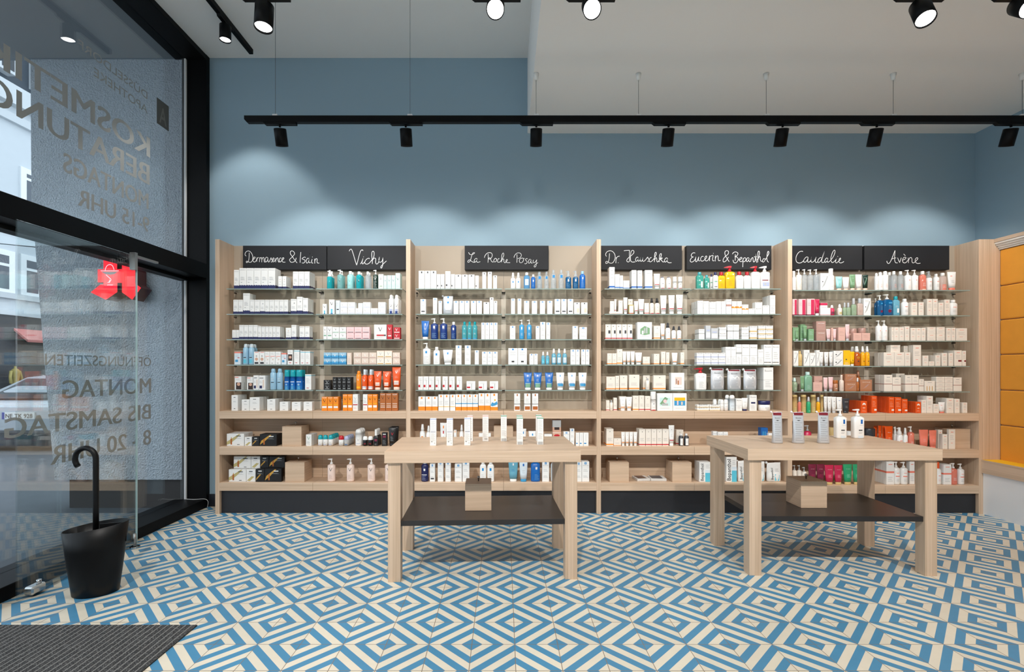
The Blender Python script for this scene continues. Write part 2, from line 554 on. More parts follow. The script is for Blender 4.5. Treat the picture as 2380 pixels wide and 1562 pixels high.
def smooth(pts, k=4):
    pts = [Vector(p) for p in pts]
    if len(pts) < 3: return pts
    out = []
    for i in range(len(pts) - 1):
        p0 = pts[max(i - 1, 0)]; p1 = pts[i]; p2 = pts[i + 1]; p3 = pts[min(i + 2, len(pts) - 1)]
        for j in range(k):
            t = j / k
            out.append(0.5 * ((2 * p1) + (p2 - p0) * t + (2 * p0 - 5 * p1 + 4 * p2 - p3) * t * t + (3 * p1 - p0 - 3 * p2 + p3) * t ** 3))
    out.append(pts[-1])
    return out
for st in ([(635, 670), (650, 610), (690, 555), (750, 538), (800, 565), (825, 620), (835, 660)], [(655, 770), (720, 830), (770, 880), (740, 920), (690, 950)], [(735, 880), (735, 950)], [(680, 1000), (810, 1000)], [(530, 680), (945, 680)]):
    ribbon(mb, [spt(*p) for p in smooth(st)], 0.006, -0.143, WSN, lambda q, y: (q[0], y, q[1]))
bowl = [spt(*p) for p in ((545, 700), (640, 755), (740, 770), (840, 755), (925, 700))]
mb.poly([(p[0], -0.143, p[1]) for p in bowl], M('sign_bowl', (150, 160, 158), 0.4))
mb.build('snake_and_bowl', parent=sg)
mb = MB(); mb.box(-0.05, 0.05, 0.0, 0.025, -0.1, 0.1, BLACK); mb.build('wall_bracket', parent=sg)

# house across the street
BX = -18.0
bld = thing('town_house', 'pale rendered town house with cornices across the street', 'building', (BX, 18.5, -0.2))
REND = M('pale_render', (198, 205, 210), 0.85, noise=0.04, nscale=3); STONE = M('stone_trim', (196, 202, 206), 0.8); DKG = M('dark_shopfront', (52, 55, 60), 0.6); ROOF = M('slate_roof', (58, 66, 76), 0.7)
def bpart(name, mb, parent=None):
    o = mb.build(name, parent=parent or bld)
    if not parent: o.location = (-BX, -18.5, 0.2)
    return o
def yb(x): return (BX / (x - CX)) * F
def zb(y, x): return pz(y, yb(x))
mb = MB(); mb.box(BX - 2, BX, 8, 30, -0.2, 11.6, REND); bpart('facade', mb)
mb = MB()
for z0, z1, t in ((3.85, 4.05, 0.14), (3.25, 3.4, 0.08), (7.0, 7.1, 0.08), (10.3, 10.6, 0.16), (10.9, 11.6, 0.3)):
    mb.box(BX, BX + t, 8, 30, z0, z1, STONE)
bpart('cornice', mb)
mb = MB(); mb.box(BX - 2, BX + 0.02, 8, 30, 11.6, 13.6, ROOF)
for y0 in (17.2, 18.6, 20.0): mb.box(BX, BX + 0.35, y0, y0 + 0.6, 11.9, 13.3, STONE); mb.box(BX + 0.35, BX + 0.36, y0 + .08, y0 + 0.52, 12.0, 13.2, DKG)
bpart('mansard_roof', mb)
WINF = M('white_window_frame', (232, 236, 238), 0.5); WGL = M('dark_window_glass', (62, 72, 84), 0.1, spec=0.8)
for (ya, za, zz) in ((18.42, 4.1, 5.45), (18.42, 7.5, 8.7), (17.3, 4.1, 5.45), (20.0, 4.1, 5.45), (20.0, 7.5, 8.7)):
    mb = MB(); w = 0.58
    mb.box(BX, BX + 0.06, ya - 0.16, ya + w + 0.16, za - 0.1, zz + 0.14, WINF); wf = bpart('window', mb)
    mb = MB(); mb.box(BX + 0.06, BX + 0.065, ya + 0.06, ya + w - 0.06, za + 0.08, za + 0.9, WGL); mb.box(BX + 0.06, BX + 0.065, ya + 0.06, ya + w - 0.06, za + 1.0, zz - 0.06, WGL); bpart('pane', mb, wf)
mb = MB(); mb.box(BX, BX + 0.05, 8, 30, -0.2, 3.25, DKG); bpart('shopfront', mb)
mb = MB(); mb.box(BX + 0.05, BX + 0.07, 18.1, 19.35, 0.6, 2.2, M('lit_shop_window', (70, 66, 62), 0.3)); bpart('shop_window', mb)
mb = MB(); mb.prism([(BX + 0.05, 2.78), (BX + 0.05, 2.7), (BX + 0.55, 2.28), (BX + 0.57, 2.36)], 'Y', 18.0, 20.5, M('salmon_awning', (206, 128, 122), 0.8)); bpart('awning', mb)
for i, (yy, zz, c, nm) in enumerate(((17.75, 0.95, (170, 158, 96), 'olive yellow'), (18.82, 0.62, (180, 186, 184), 'pale grey'), (18.28, 0.55, (96, 104, 110), 'slate grey'))):
    t = thing('mannequin', f'headless shop mannequin in {nm} jacket under the salmon awning', 'mannequin', (BX + 0.35, yy, -0.2), group='mannequins under the awning')
    cm = M('cloth_' + nm.replace(' ', '_'), c, 0.9)
    mb = MB(); mb.lathe([(0.10, zz - 0.1), (0.13, zz), (0.12, zz + 0.12), (0.15, zz + 0.35), (0.16, zz + 0.45), (0.10, zz + 0.53), (0.045, zz + 0.56), (0.04, zz + 0.64)], cm, 14, sy=0.7)
    for s_ in (-1, 1): mb.tube([(0, s_ * 0.15, zz + 0.47), (0.02, s_ * 0.2, zz + 0.25), (0.04, s_ * 0.19, zz + 0.02)], 0.045, cm, 8)
    mb.build('jacket', parent=t)
    mb = MB()
    for s_ in (-1, 1): mb.tube([(0, s_ * 0.07, zz - 0.05), (0.0, s_ * 0.07, zz * 0.5), (0, s_ * 0.07, 0.02)], 0.055, M('mannequin_trousers', (70, 70, 74), 0.9), 8)
    mb.build('legs', parent=t)

# parked car, rear towards the shop
car = thing('car', 'silver car parked at the kerb, rear and number plate facing the shop', 'car', (px(45, 7.9), 7.9, -0.2))
SIL = M('silver_paint', (176, 184, 190), 0.25, 0.4, coat=0.6); CGL = M('car_glass', (28, 32, 36), 0.05, spec=0.9); TYR = M('tyre_rubber', (22, 22, 23), 0.8)
secs = [  # y, half width, z_low, z_belt, half width roof, z_roof
    (0.00, 0.78, 0.36, 0.86, 0.74, 0.87), (0.06, 0.86, 0.28, 0.92, 0.80, 0.94), (0.30, 0.89, 0.24, 0.95, 0.72, 1.12), (0.75, 0.90, 0.22, 0.96, 0.60, 1.36),
    (1.6, 0.90, 0.22, 0.95, 0.58, 1.42), (2.5, 0.90, 0.22, 0.93, 0.60, 1.32), (3.1, 0.89, 0.22, 0.90, 0.74, 0.97), (4.1, 0.84, 0.28, 0.80, 0.70, 0.82), (4.3, 0.70, 0.36, 0.66, 0.60, 0.68)]
rs = []
for y, hw, zl, zb_, hr, zr in secs:
    rs.append([(-hw * 0.92, y, zl), (hw * 0.92, y, zl), (hw, y, (zl + zb_) / 2), (hw, y, zb_), (hr, y, zr - 0.02), (hr * 0.7, y, zr), (-hr * 0.7, y, zr), (-hr, y, zr - 0.02), (-hw, y, zb_), (-hw, y, (zl + zb_) / 2)])
mb = MB(); mb.rings([r[::-1] for r in rs], SIL); mb.build('body', parent=car)
mb = MB(); mb.poly([(-0.64, 0.12, 0.99), (0.64, 0.12, 0.99), (0.52, 0.68, 1.31), (-0.52, 0.68, 1.31)], CGL); mb.poly([(-0.64, 0.10, 1.0), (-0.52, 0.66, 1.32), (0.52, 0.66, 1.32), (0.64, 0.10, 1.0)], CGL); mb.build('rear_window', parent=car)
for s_ in (-1, 1):
    mb = MB(); mb.poly([(s_ * 0.86, 0.75, 0.99), (s_ * 0.65, 0.95, 1.32), (s_ * 0.65, 2.3, 1.3), (s_ * 0.88, 2.8, 0.97)][::s_], CGL); mb.build('side_window', parent=car)
    mb = MB(); mb.cbox(s_ * 0.72 - 0.14, s_ * 0.72 + 0.14, -0.03, 0.12, 0.70, 0.85, M('tail_light', (190, 24, 34), 0.15), 0.02); mb.build('tail_light', parent=car)
    for y in (0.75, 3.5):
        mb = MB(); mb.cyl((s_ * 0.72, y, 0.31), (s_ * 0.915, y, 0.31), 0.31, TYR, 24); mb.cyl((s_ * 0.9, y, 0.31), (s_ * 0.925, y, 0.31), 0.2, STEEL, 20); mb.build('wheel', parent=car)
mb = MB(); mb.cbox(-0.86, 0.86, -0.07, 0.15, 0.22, 0.5, M('dark_bumper', (40, 44, 50), 0.5), 0.03); mb.build('bumper', parent=car)
mb = MB(); mb.box(-0.26, 0.26, -0.02, 0.02, 0.68, 0.79, M('plate_white', (224, 226, 224), 0.4)); mb.box(-0.26, -0.22, -0.0225, -0.02, 0.68, 0.79, M('plate_blue', (40, 60, 150), 0.4))
vs, fs, w, ch = text_geo('NE TK 928', 0.0, 3)
mb.add(vs, fs, BLACKS, lambda v: (-0.2 + v.x * 0.43 / w, -0.024, 0.7 + v.y * 0.07 / ch)); mb.build('number_plate', parent=car)
mb = MB(); mb.tube([(-17.9, 14, 5.2), (-12, 16, 4.95), (-8, 20, 5.1)], 0.012, BLACK, 6); tag(mb.build('overhead_cable'), 'thin black cable strung above the street', 'cable')
# ---------------------------------------------------------------- wall shelving units
YF = 4.35            # front plane of the units
YK = 4.585           # face of the back panels
UP = [(-2.554, -2.516), (-0.863, -0.824), (0.826, 0.865), (2.521, 2.559), (4.213, 4.243)]   # uprights
ZTOP = 2.435
GZ = [2.005, 1.778, 1.551, 1.324, 1.097]           # tops of the glass shelves
WZ = [(0.845, 0.911), (0.524, 0.5965), (0.206, 0.277)]
NEARBY = ['beside the shop window', 'behind the lone-box table', 'between the two tables', 'beside the yellow bench']
GOFF = [0, 0, 0, -0.013]
WOFF = [(0, 0, 0), (0, 0, 0), (0, 0, 0), (-0.02, -0.028, -0.026)]
SHELF_TOP = {}       # (bay 1..8, row 1..8) -> height of the standing surface
for i in range(4):
    lp, rp = UP[i], UP[i + 1]
    x0, x1 = lp[1], rp[0]
    xm = (lp[1] + rp[0]) / 2
    u = thing('shelf_unit', f'tall oak shelving unit with glass shelves, {("nearest the shop window", "behind the display table with thin cartons", "third along the blue wall", "nearest the yellow bench")[i]}', 'shelving unit', (xm, YF, 0), group='oak shelving units along the blue wall')
    def part(name, mb, bevel=0.0, parent=None):
        o = mb.build(name, parent=parent or u, bevel=bevel)
        if not parent: o.location = (-xm, -YF, 0)
        return o
    mb = MB(); mb.box(lp[0], lp[1], YF, 4.598, 0, ZTOP, WV); part('side_panel', mb, 0.0015)
    if i == 3:
        mb = MB(); mb.box(rp[0], rp[1], YF, 4.598, 0, ZTOP, WV); part('side_panel', mb, 0.0015)
    for h, (a, b) in enumerate(((x0, xm - 0.0008), (xm + 0.0008, x1))):
        bay = 2 * i + h + 1
        mb = MB(); mb.box(a, b, YK, 4.598, 0.9, ZTOP, BACKB); part('back_panel', mb)
        mb = MB(); mb.box(a, b, YK, 4.598, 0.2, 0.9, WH); part('lower_back_panel', mb)
        for k, (z0, z1) in enumerate(WZ):
            dz = WOFF[i][k]
            mb = MB(); mb.box(a, b, YF, YK, z0 + dz, z1 + dz, WH); part('wooden_shelf', mb, 0.0012)
            SHELF_TOP[bay, 6 + k] = z1 + dz
        for k, z in enumerate(GZ):
            z += GOFF[i]
            ga, gb = (a + 0.04, b - 0.012) if h == 0 else (a + 0.012, b - 0.04)
            mb = MB(); mb.box(ga, gb, 4.39, YK - 0.001, z - 0.008, z, SHELFG)
            for q in (2, 3, 5): mb.m[q] = mb.mi(SHEDGE)
            part('glass_shelf', mb)
            SHELF_TOP[bay, 1 + k] = z
    mb = MB(); mb.box(x0 + 0.001, x1 - 0.001, YF + 0.03, YF + 0.05, 0, 0.203 + WOFF[i][2], PLINTH); part('plinth', mb)
    mb = MB(); mb.box(xm - 0.022, xm + 0.022, YK - 0.004, YK, 0.915, 2.0, M('rail_greige', (206, 194, 178), 0.5)); part('slotted_rail', mb)
    for z in GZ:
        z += GOFF[i]
        for xb in (x0 + 0.02, xm, x1 - 0.02):
            bw = 0.017 if xb == xm else 0.008
            mb = MB(); mb.box(xb - bw, xb + bw, 4.535 if xb == xm else 4.56, YK, z - 0.016, z - 0.009, BLACK); part('shelf_bracket', mb)

# ---------------------------------------------------------------- chalkboards
BOARD = M('chalkboard', (36, 37, 40), 0.5, noise=0.15, nscale=5, spec=0.18); CHALK = M('chalk', (228, 228, 228), 0.9)
def chalkboard(xa, xb, ox, strokes, label, w=0.0046):
    d = 4.53
    X0, X1 = px(xa, d), px(xb, d); Z0, Z1 = pz(626.8, d), pz(571, d)
    t = thing('chalkboard', label, 'chalkboard', ((X0 + X1) / 2, YK - 0.0008, Z0), group='chalkboards above the shelves')
    L_ = (-(X0 + X1) / 2, -YK, -Z0)
    mb = MB(); mb.box(X0, X1, d, YK, Z0, Z1, BOARD); o = mb.build('board', parent=t, bevel=0.002); o.location = L_
    mb = MB()
    for st in strokes:
        if len(st) == 1:
            st = [(st[0][0] - 6, st[0][1] - 4), (st[0][0] + 6, st[0][1] + 4)]
        pts = [(px(ox + x / 11.9, d), pz(568 + y / 11.9, d)) for x, y in smooth(st, 5)]
        ribbon(mb, pts, w, d - 0.0008, CHALK, lambda q, y: (q[0], y, q[1]))
    o = mb.build('chalk_lettering', parent=t); o.location = L_
def S(s):
    return [[tuple(float(v) for v in p.split(',')) for p in st.split()] for st in s.strip().split('|')]
chalkboard(564.5, 759, 560, S("148,325 120,300 115,265 135,220 170,190 215,182 260,205 300,255 325,320 330,390 315,450 285,490 240,495 195,478 165,465 148,485 160,505 195,485 215,440 228,350 233,230|330,430 375,395 395,365 380,350 355,365 340,410 340,460 370,490 405,475 430,430 445,380 450,365 440,480|445,430 465,380 495,360|525,360 512,490|515,430 540,375 560,365 575,380 578,495|578,440 600,380 625,362 640,385 640,450 655,490 680,485|745,375 715,355 685,380 668,430 680,480 710,480 738,430 750,370 748,430 760,485 785,480 815,420 835,370 845,410 870,450 865,485 830,485|870,470 905,430 918,390 900,375 880,400 875,450 895,485 930,470 950,430|962,385 965,495|968,440 990,390 1010,370 1025,390 1030,450 1045,490 1060,480|1115,385 1090,375 1068,410 1062,460 1085,490 1120,460 1165,420 1190,385 1165,370 1140,400 1135,450 1155,485 1195,495 1230,490|1555,515 1510,460 1430,350 1375,270 1365,225 1390,185 1425,182 1470,215 1485,265 1455,310 1400,370 1355,410 1350,445 1380,490 1430,495 1480,475 1515,430 1530,375|1658,215 1645,360 1638,505|1790,370 1765,352 1715,375 1695,400 1730,420 1770,435 1770,480 1730,520 1690,510|1885,400 1850,385 1815,430 1808,490 1830,520 1865,490 1890,400 1912,240|1912,240 1890,400 1880,480 1900,510 1930,500|1970,410 1955,470 1965,515 2000,520|1978,352|2040,400 2045,530|2045,470 2065,410 2095,395 2110,420 2105,480 2120,515 2170,520"),
    'chalkboard with two chalk words joined by an ampersand, first from the window')
chalkboard(760.5, 951.5, 760, S("615,190 635,150 665,135 690,160 725,260 790,480 822,578|822,578 850,470 890,310 930,190 965,155 990,160 995,182|925,545 960,490 1000,390 975,480 975,530 1000,540 1035,490|1012,348|1180,400 1160,385 1110,400 1065,450 1045,510 1070,540 1120,545 1180,510 1225,450 1270,400 1300,320 1305,230 1278,190 1245,220 1240,320 1252,440 1255,540|1255,450 1290,395 1325,380 1350,410 1345,480 1355,530 1385,545 1420,510 1440,440 1452,350 1435,430 1445,485 1480,495 1525,460 1550,365|1550,365 1545,480 1540,580 1515,650 1490,650 1495,610 1540,560 1600,500 1645,460"),
    'chalkboard with one short chalk word starting with V')
chalkboard(1080, 1275, 1078, S("135,220 150,260 185,285 235,280 285,255 300,235 275,230 240,255 215,330 190,420 160,480 125,498 110,480 130,440 165,430 210,465 260,495 320,495|365,395 335,390 300,420 285,465 300,490 335,475 365,420 372,390 355,450 365,490 400,495 455,480|570,370 590,310 640,250 710,228 765,245 785,290 775,350 740,395 705,410 690,395 710,370 735,390 755,450 785,485 820,490|670,265 675,380 668,505|900,410 875,385 845,410 828,455 845,485 880,480 908,440 905,395|985,400 960,395 935,440 935,485 965,495 1010,480 1040,430 1080,370 1105,300 1100,250 1080,245 1055,290 1045,390 1045,495|1048,450 1080,410 1100,405 1110,430 1110,480 1135,510 1160,495 1195,455 1205,425 1185,420 1165,455 1170,490 1200,505 1280,505|1388,370 1400,320 1445,260 1510,235 1565,250 1590,290 1580,340 1540,380 1490,395|1470,280 1472,400 1468,505|1660,400 1620,380 1560,400 1535,450 1550,500 1600,505 1645,460 1650,400 1680,390|1765,400 1735,395 1705,420 1720,450 1750,475 1740,520 1700,540 1680,525|1850,420 1820,415 1795,450 1785,500 1805,525 1840,495 1862,425 1855,480 1870,520 1905,515|1925,430 1915,480 1935,510 1975,490 2020,420|2020,420 2005,500 2000,580 1975,625 1945,620 1955,580 2005,540 2050,505"),
    'chalkboard with three chalk words, alone in the middle of its unit', 0.0036)
chalkboard(1390, 1585, 1390, S("235,335 210,300 210,265 250,205 320,178 385,190 440,240 470,310 470,390 440,465 395,515 345,522 290,500 250,470 215,485 215,525 240,528 280,490 305,400 315,250|500,360 495,440 490,520|497,430 515,370 550,335 595,325|555,508|715,178 780,170 870,165|870,165 865,260 870,400 865,470 830,488 795,465 800,420 850,365 930,300 985,240 990,190 955,165 915,200 900,280 895,400 910,470 950,490 1030,485|1110,365 1075,355 1045,390 1035,440 1060,470 1095,440 1115,375 1105,430 1120,470 1155,440 1175,365 1165,430 1180,470 1215,450 1240,365 1230,430 1245,470 1275,465 1320,420 1370,355 1385,390 1410,430 1400,465 1365,470|1480,365 1450,370 1420,410 1415,460 1440,485 1490,460 1550,390 1590,320 1610,250 1595,218 1570,250 1560,350 1558,490|1562,440 1590,380 1615,375 1625,420 1625,470 1650,485 1690,440 1735,350 1750,280 1735,255 1705,290 1695,380 1692,490|1695,440 1740,385 1770,375 1765,400 1725,415 1760,450 1790,485 1830,480|1920,390 1885,375 1850,410 1835,460 1855,490 1895,465 1930,390 1910,450 1925,490 1965,510 2030,505"),
    'chalkboard with a short and a long chalk word, fourth from the window')
chalkboard(1596, 1793, 1595, S("245,245 205,232 155,260 135,310 160,345 195,348 150,370 115,420 108,465 140,490 190,475 240,420 265,345 255,420 265,480 300,460 345,345 335,420 345,455 380,455|475,340 440,330 405,370 395,420 415,460 460,460 510,420 555,375 565,330 540,325 515,370 520,430 550,460 595,440 630,380 645,315|645,315 650,330 640,460|650,340 690,320 740,310 725,400 735,455 775,450|748,250|800,310 800,470|802,400 835,330 870,320 880,370 885,430 905,455 945,440|1185,480 1150,430 1090,330 1065,250 1080,190 1130,175 1165,200 1160,260 1110,310 1045,370 1015,440 1030,485 1080,470 1130,410 1165,350|1278,270 1300,230 1360,210 1415,230 1425,270 1390,320 1340,345 1390,350 1430,390 1430,440 1390,500 1345,515 1305,490 1290,430|1355,275 1352,450|1430,420 1475,430 1530,390 1530,365 1500,365 1470,410 1480,465 1520,480 1560,450|1570,390 1565,500 1560,630|1568,420 1600,375 1640,380 1645,430 1615,475 1580,480|1735,385 1700,370 1670,410 1660,460 1685,480 1720,440 1738,385 1730,440 1745,480 1775,470|1785,400 1785,470|1788,430 1815,375 1840,370 1845,430 1860,485 1895,460 1920,330 1930,195|1930,195 1925,330 1930,440 1950,505|1870,350 1950,335|1950,440 2000,350 2025,240 2005,185 1980,230 1978,350 1975,495|1978,430 2010,350 2040,345 2045,400 2060,460 2095,470|2170,400 2140,395 2115,430 2105,475 2130,490 2170,450 2180,400|2170,450 2230,350 2280,260 2280,205 2255,200 2235,280 2225,390 2240,460 2275,495"),
    'chalkboard with two chalk words joined by an ampersand, above red pump bottles')
chalkboard(1815, 2004, 1835, S("370,200 330,190 270,210 215,270 180,350 175,430 200,490 260,518 320,505 370,470 400,420|515,360 470,350 420,390 390,450 400,490 440,490 485,440 515,365 500,440 505,490 540,490 580,450 610,350 590,440 600,490 640,490 690,450 735,350 710,440 715,490 745,500 790,470|880,375 845,370 800,410 780,460 790,500 830,490 880,420 920,310 968,185|968,185 920,330 890,430 890,490 920,505 970,480|1055,390 1020,380 985,420 970,470 985,500 1020,480 1050,430 1060,385 1045,440 1050,490 1080,490 1125,450 1190,370 1240,270 1255,190 1235,160 1195,210 1160,300 1140,400 1150,470 1180,505 1230,480 1275,430 1305,365|1305,365 1280,440 1270,490 1295,515 1340,480 1395,430 1410,385 1385,390 1365,440 1370,495 1410,515 1460,500 1500,475|1330,335"),
    'chalkboard with one chalk word starting with a large C')
chalkboard(2009, 2206.5, 2010, S("608,460 610,490 640,530 675,520 720,450 770,330 825,185 835,180|835,180 825,280 820,390 830,470 855,510 905,512|745,405 800,385 860,375|905,370 925,430 960,505|960,505 980,440 1005,370|1025,440 1090,420 1135,380 1110,355 1065,375 1040,430 1050,490 1095,515 1150,490 1180,440|1070,268 1120,318|1195,370 1205,515|1205,450 1240,375 1280,368 1300,410 1300,480 1330,515 1380,490 1440,430 1465,390 1440,370 1400,400 1390,460 1415,510 1460,530 1535,522"),
    'chalkboard with one chalk word starting with a large A, last before the bench')

# ---------------------------------------------------------------- yellow bench niche on the right wall
OCH = M('ochre_upholstery', (226, 152, 48), 0.8, noise=0.08, nscale=9, bump=0.05); YEL = M('yellow_seat_cover', (240, 188, 24), 0.7)
bn = thing('bench', 'built-in oak bench with ochre upholstered back along right wall', 'bench', (4.243, YF, 0))
def npart(name, mb, bevel=0.0):
    o = mb.build(name, parent=bn, bevel=bevel); o.location = (-4.243, -YF, 0); return o
mb = MB(); mb.box(4.2435, XR - 0.001, YF, YF + 0.03, 0, ZTOP, WV); npart('end_panel', mb)
ZS = [0.466, 0.79, 1.10, 1.413, 1.72, 2.02, 2.34]
for a, b in zip(ZS[:-1], ZS[1:]):
    mb = MB(); mb.box(4.395, XR - 0.002, 0.2, YF - 0.002, a + 0.002, b - 0.002, OCH); npart('back_cushion', mb, 0.012)
mb = MB(); mb.box(4.2435, XR - 0.002, 0.2, YF - 0.001, 0.440, 0.483, YEL); npart('seat_cushion', mb, 0.004)
mb = MB(); mb.box(4.236, 4.2432, 0.2, YF - 0.001, 0.365, 0.481, WD); npart('seat_fascia', mb)
mb = MB(); mb.box(4.250, XR - 0.002, 0.2, YF - 0.001, 0.0, 0.365, M('white_bench_base', (235, 235, 236), 0.5)); npart('base', mb)
mb = MB(); mb.box(4.346, XR - 0.002, 0.2, YF - 0.0005, 2.405, ZTOP, WD)
npart('canopy', mb)
MOLD = M('white_moulding', (224, 218, 210), 0.5)
mb = MB()
for k in range(4): mb.box(4.352 + 0.012 * k, XR - 0.003, 0.2, YF - 0.001, 2.405 - 0.016 * (k + 1), 2.405 - 0.016 * k, MOLD)
npart('moulding', mb)

# ---------------------------------------------------------------- display tables
DARKS = M('dark_brown_shelf', (38, 34, 33), 0.35)
def table(cx, cy, rz, label, W=1.184, D=0.628):
    t = thing('display_table', label, 'table', (cx, cy, 0), rz, group='oak display tables')
    mb = MB(); mb.box(-W / 2, W / 2, -D / 2, D / 2, 0.72, 0.79, WH); mb.m[3] = mb.m[5] = mb.mi(WD); mb.build('tabletop', parent=t, bevel=0.0012)
    for sx in (-1, 1):
        for sy in (-1, 1):
            x = sx * (W / 2 - 0.018 - 0.0375); y = sy * (D / 2 - 0.018 - 0.0375)
            mb = MB(); mb.box(x - 0.0375, x + 0.0375, y - 0.0375, y + 0.0375, 0, 0.72, WV); mb.build('leg', parent=t, bevel=0.0012)
    mb = MB(); mb.box(-W / 2 + 0.094, W / 2 - 0.094, -D / 2 + 0.03, D / 2 - 0.03, 0.334, 0.366, DARKS)
    mb.build('lower_shelf', parent=t, bevel=0.001)
    return t
T1 = table(-0.133, 3.273, 0.038, 'oak display table carrying thin cartons, in front of the second shelving unit')
T2 = table(2.112, 3.344, -0.008, 'oak display table carrying silver pouches and white pump bottles', 1.196)

# ---------------------------------------------------------------- oak boxes with lids
def storage_box(x, y, z, label, s=0.172, rz=0.0):
    t = thing('storage_box', label, 'box', (x, y, z + 0.0008), rz, group='oak boxes with knob lids')
    mb = MB(); mb.box(-s / 2, s / 2, 0, s, 0, s - 0.006, WH); mb.m[3] = mb.m[5] = mb.mi(WD); mb.build('body', parent=t, bevel=0.001)
    mb = MB(); mb.box(-s / 2, s / 2, 0, s, s - 0.0055, s + 0.003, WH); mb.build('lid', parent=t, bevel=0.001)
    mb = MB(); mb.lathe([(0.004, s + 0.003), (0.005, s + 0.02), (0.009, s + 0.024), (0.009, s + 0.034), (0.006, s + 0.036)], STEEL, 14, cy=s / 2); mb.build('knob', parent=t)
    return t
def bxx(xc, d): return px(xc, d)
DB = 4.375
storage_box(bxx(490 + 816 / 4.34, DB), DB, SHELF_TOP[1, 7], 'lidded oak box beside black and white cartons on middle shelf')
storage_box(bxx(490 + 846 / 4.34, DB), DB, SHELF_TOP[1, 8], 'lidded oak box on bottom shelf beside stacked black cartons')
storage_box(bxx(940 + 999 / 4.34, DB + .02), DB + .02, SHELF_TOP[4, 7], 'lidded oak box half hidden behind the thin cartons table')
storage_box(bxx(1380 + 258 / 4.34, DB), DB, SHELF_TOP[5, 8], 'lidded oak box with brochures on its right, bottom shelf')
storage_box(bxx(1380 + 890 / 4.34, DB), DB, SHELF_TOP[5, 8] , 'lidded oak box on bottom shelf between brochures and blue white cartons')
storage_box(bxx(1820 + 1890 / 4.34, 4.411) - 0.087, 4.411, SHELF_TOP[8, 7], 'lidded oak box at the end of middle shelf next to bench')
storage_box(-0.163, 3.183, 0.366, 'lidded oak box on lower shelf of the thin cartons table', 0.17, 0.03)
storage_box(px(1892, 3.243), 3.243, 0.366, 'lidded oak box on lower shelf of the silver pouches table', 0.172)
# brochures
for xa, xb, lab, c in ((440, 588, 'stack of white brochures with a dark cover picture, beside the left oak box', (90, 60, 52)), (583, 752, 'stack of white brochures with portrait cover, beside the right oak box', (64, 70, 84))):
    d = 4.42; X0, X1 = px(1380 + xa / 4.34, d), px(1380 + xb / 4.34, d)
    t = thing('brochure_stack', lab, 'brochures', ((X0 + X1) / 2 - 0.01, d + 0.02, SHELF_TOP[5, 8] + 0.0008), 0.12 if xa < 500 else -0.05, group='brochure stacks on bottom shelf')
    hw = (X1 - X0) / 2 * 0.92; pr = M('paper_white', (232, 232, 230), 0.6)
    mb = MB()
    for k in range(6):
        o = 0.0015 * math.sin(k * 2.1); mb.box(-hw + o, hw + o, -0.02 + o, 0.11 + o, k * 0.0035, k * 0.0035 + 0.003, pr)
    mb.build('paper', parent=t)
    mb = MB(); mb.poly([(-hw + .012, -0.012, 0.0222), (hw - .03, -0.012, 0.0222), (hw - .03, 0.10, 0.0222), (-hw + .012, 0.10, 0.0222)], M(f'cover_{c}', c, 0.35)); mb.build('cover_print', parent=t)

# ---------------------------------------------------------------- umbrella stand
us = thing('umbrella_stand', 'black oval umbrella stand with walking-stick shaped handle by glass door', 'umbrella stand', (-2.345, 2.825, 0), 0.30)
SAT = M('black_plastic', (11, 11, 12), 0.42, spec=0.25)
mb = MB()
def oval(a, b, z, sl=0.0, n=40):
    return [(math.cos(2 * math.pi * j / n) * a, math.sin(2 * math.pi * j / n) * b, z + sl * math.cos(2 * math.pi * j / n)) for j in range(n)]
outer = [oval(0.107, 0.080, 0.0), oval(0.112, 0.085, 0.004), oval(0.128, 0.095, 0.13, 0.003), oval(0.144, 0.102, 0.26, 0.010), oval(0.158, 0.108, 0.383, 0.018)]
inner = [oval(0.154, 0.104, 0.3835, 0.018), oval(0.139, 0.097, 0.26, 0.010), oval(0.108, 0.079, 0.01)]
mb.rings(outer + inner, SAT); mb.build('bin', parent=us)
mb = MB(); mb.box(0.02, 0.150, -0.004, 0.004, 0.28, 0.392, SAT); mb.build('divider', parent=us)
hk = [(0.0, 0, 0.25), (0.0, 0, 0.5), (0.0, 0, 0.765)] + [(-0.06 + 0.06 * math.cos(a), 0, 0.768 + 0.062 * math.sin(a)) for a in [math.radians(k) for k in range(15, 235, 15)]]
mb = MB(); ca, sa = math.cos(-0.30), math.sin(-0.30)
mb.tube([(x * ca, x * sa, z) for x, y, z in hk], 0.0145, SAT, 14); mb.build('handle', parent=us)

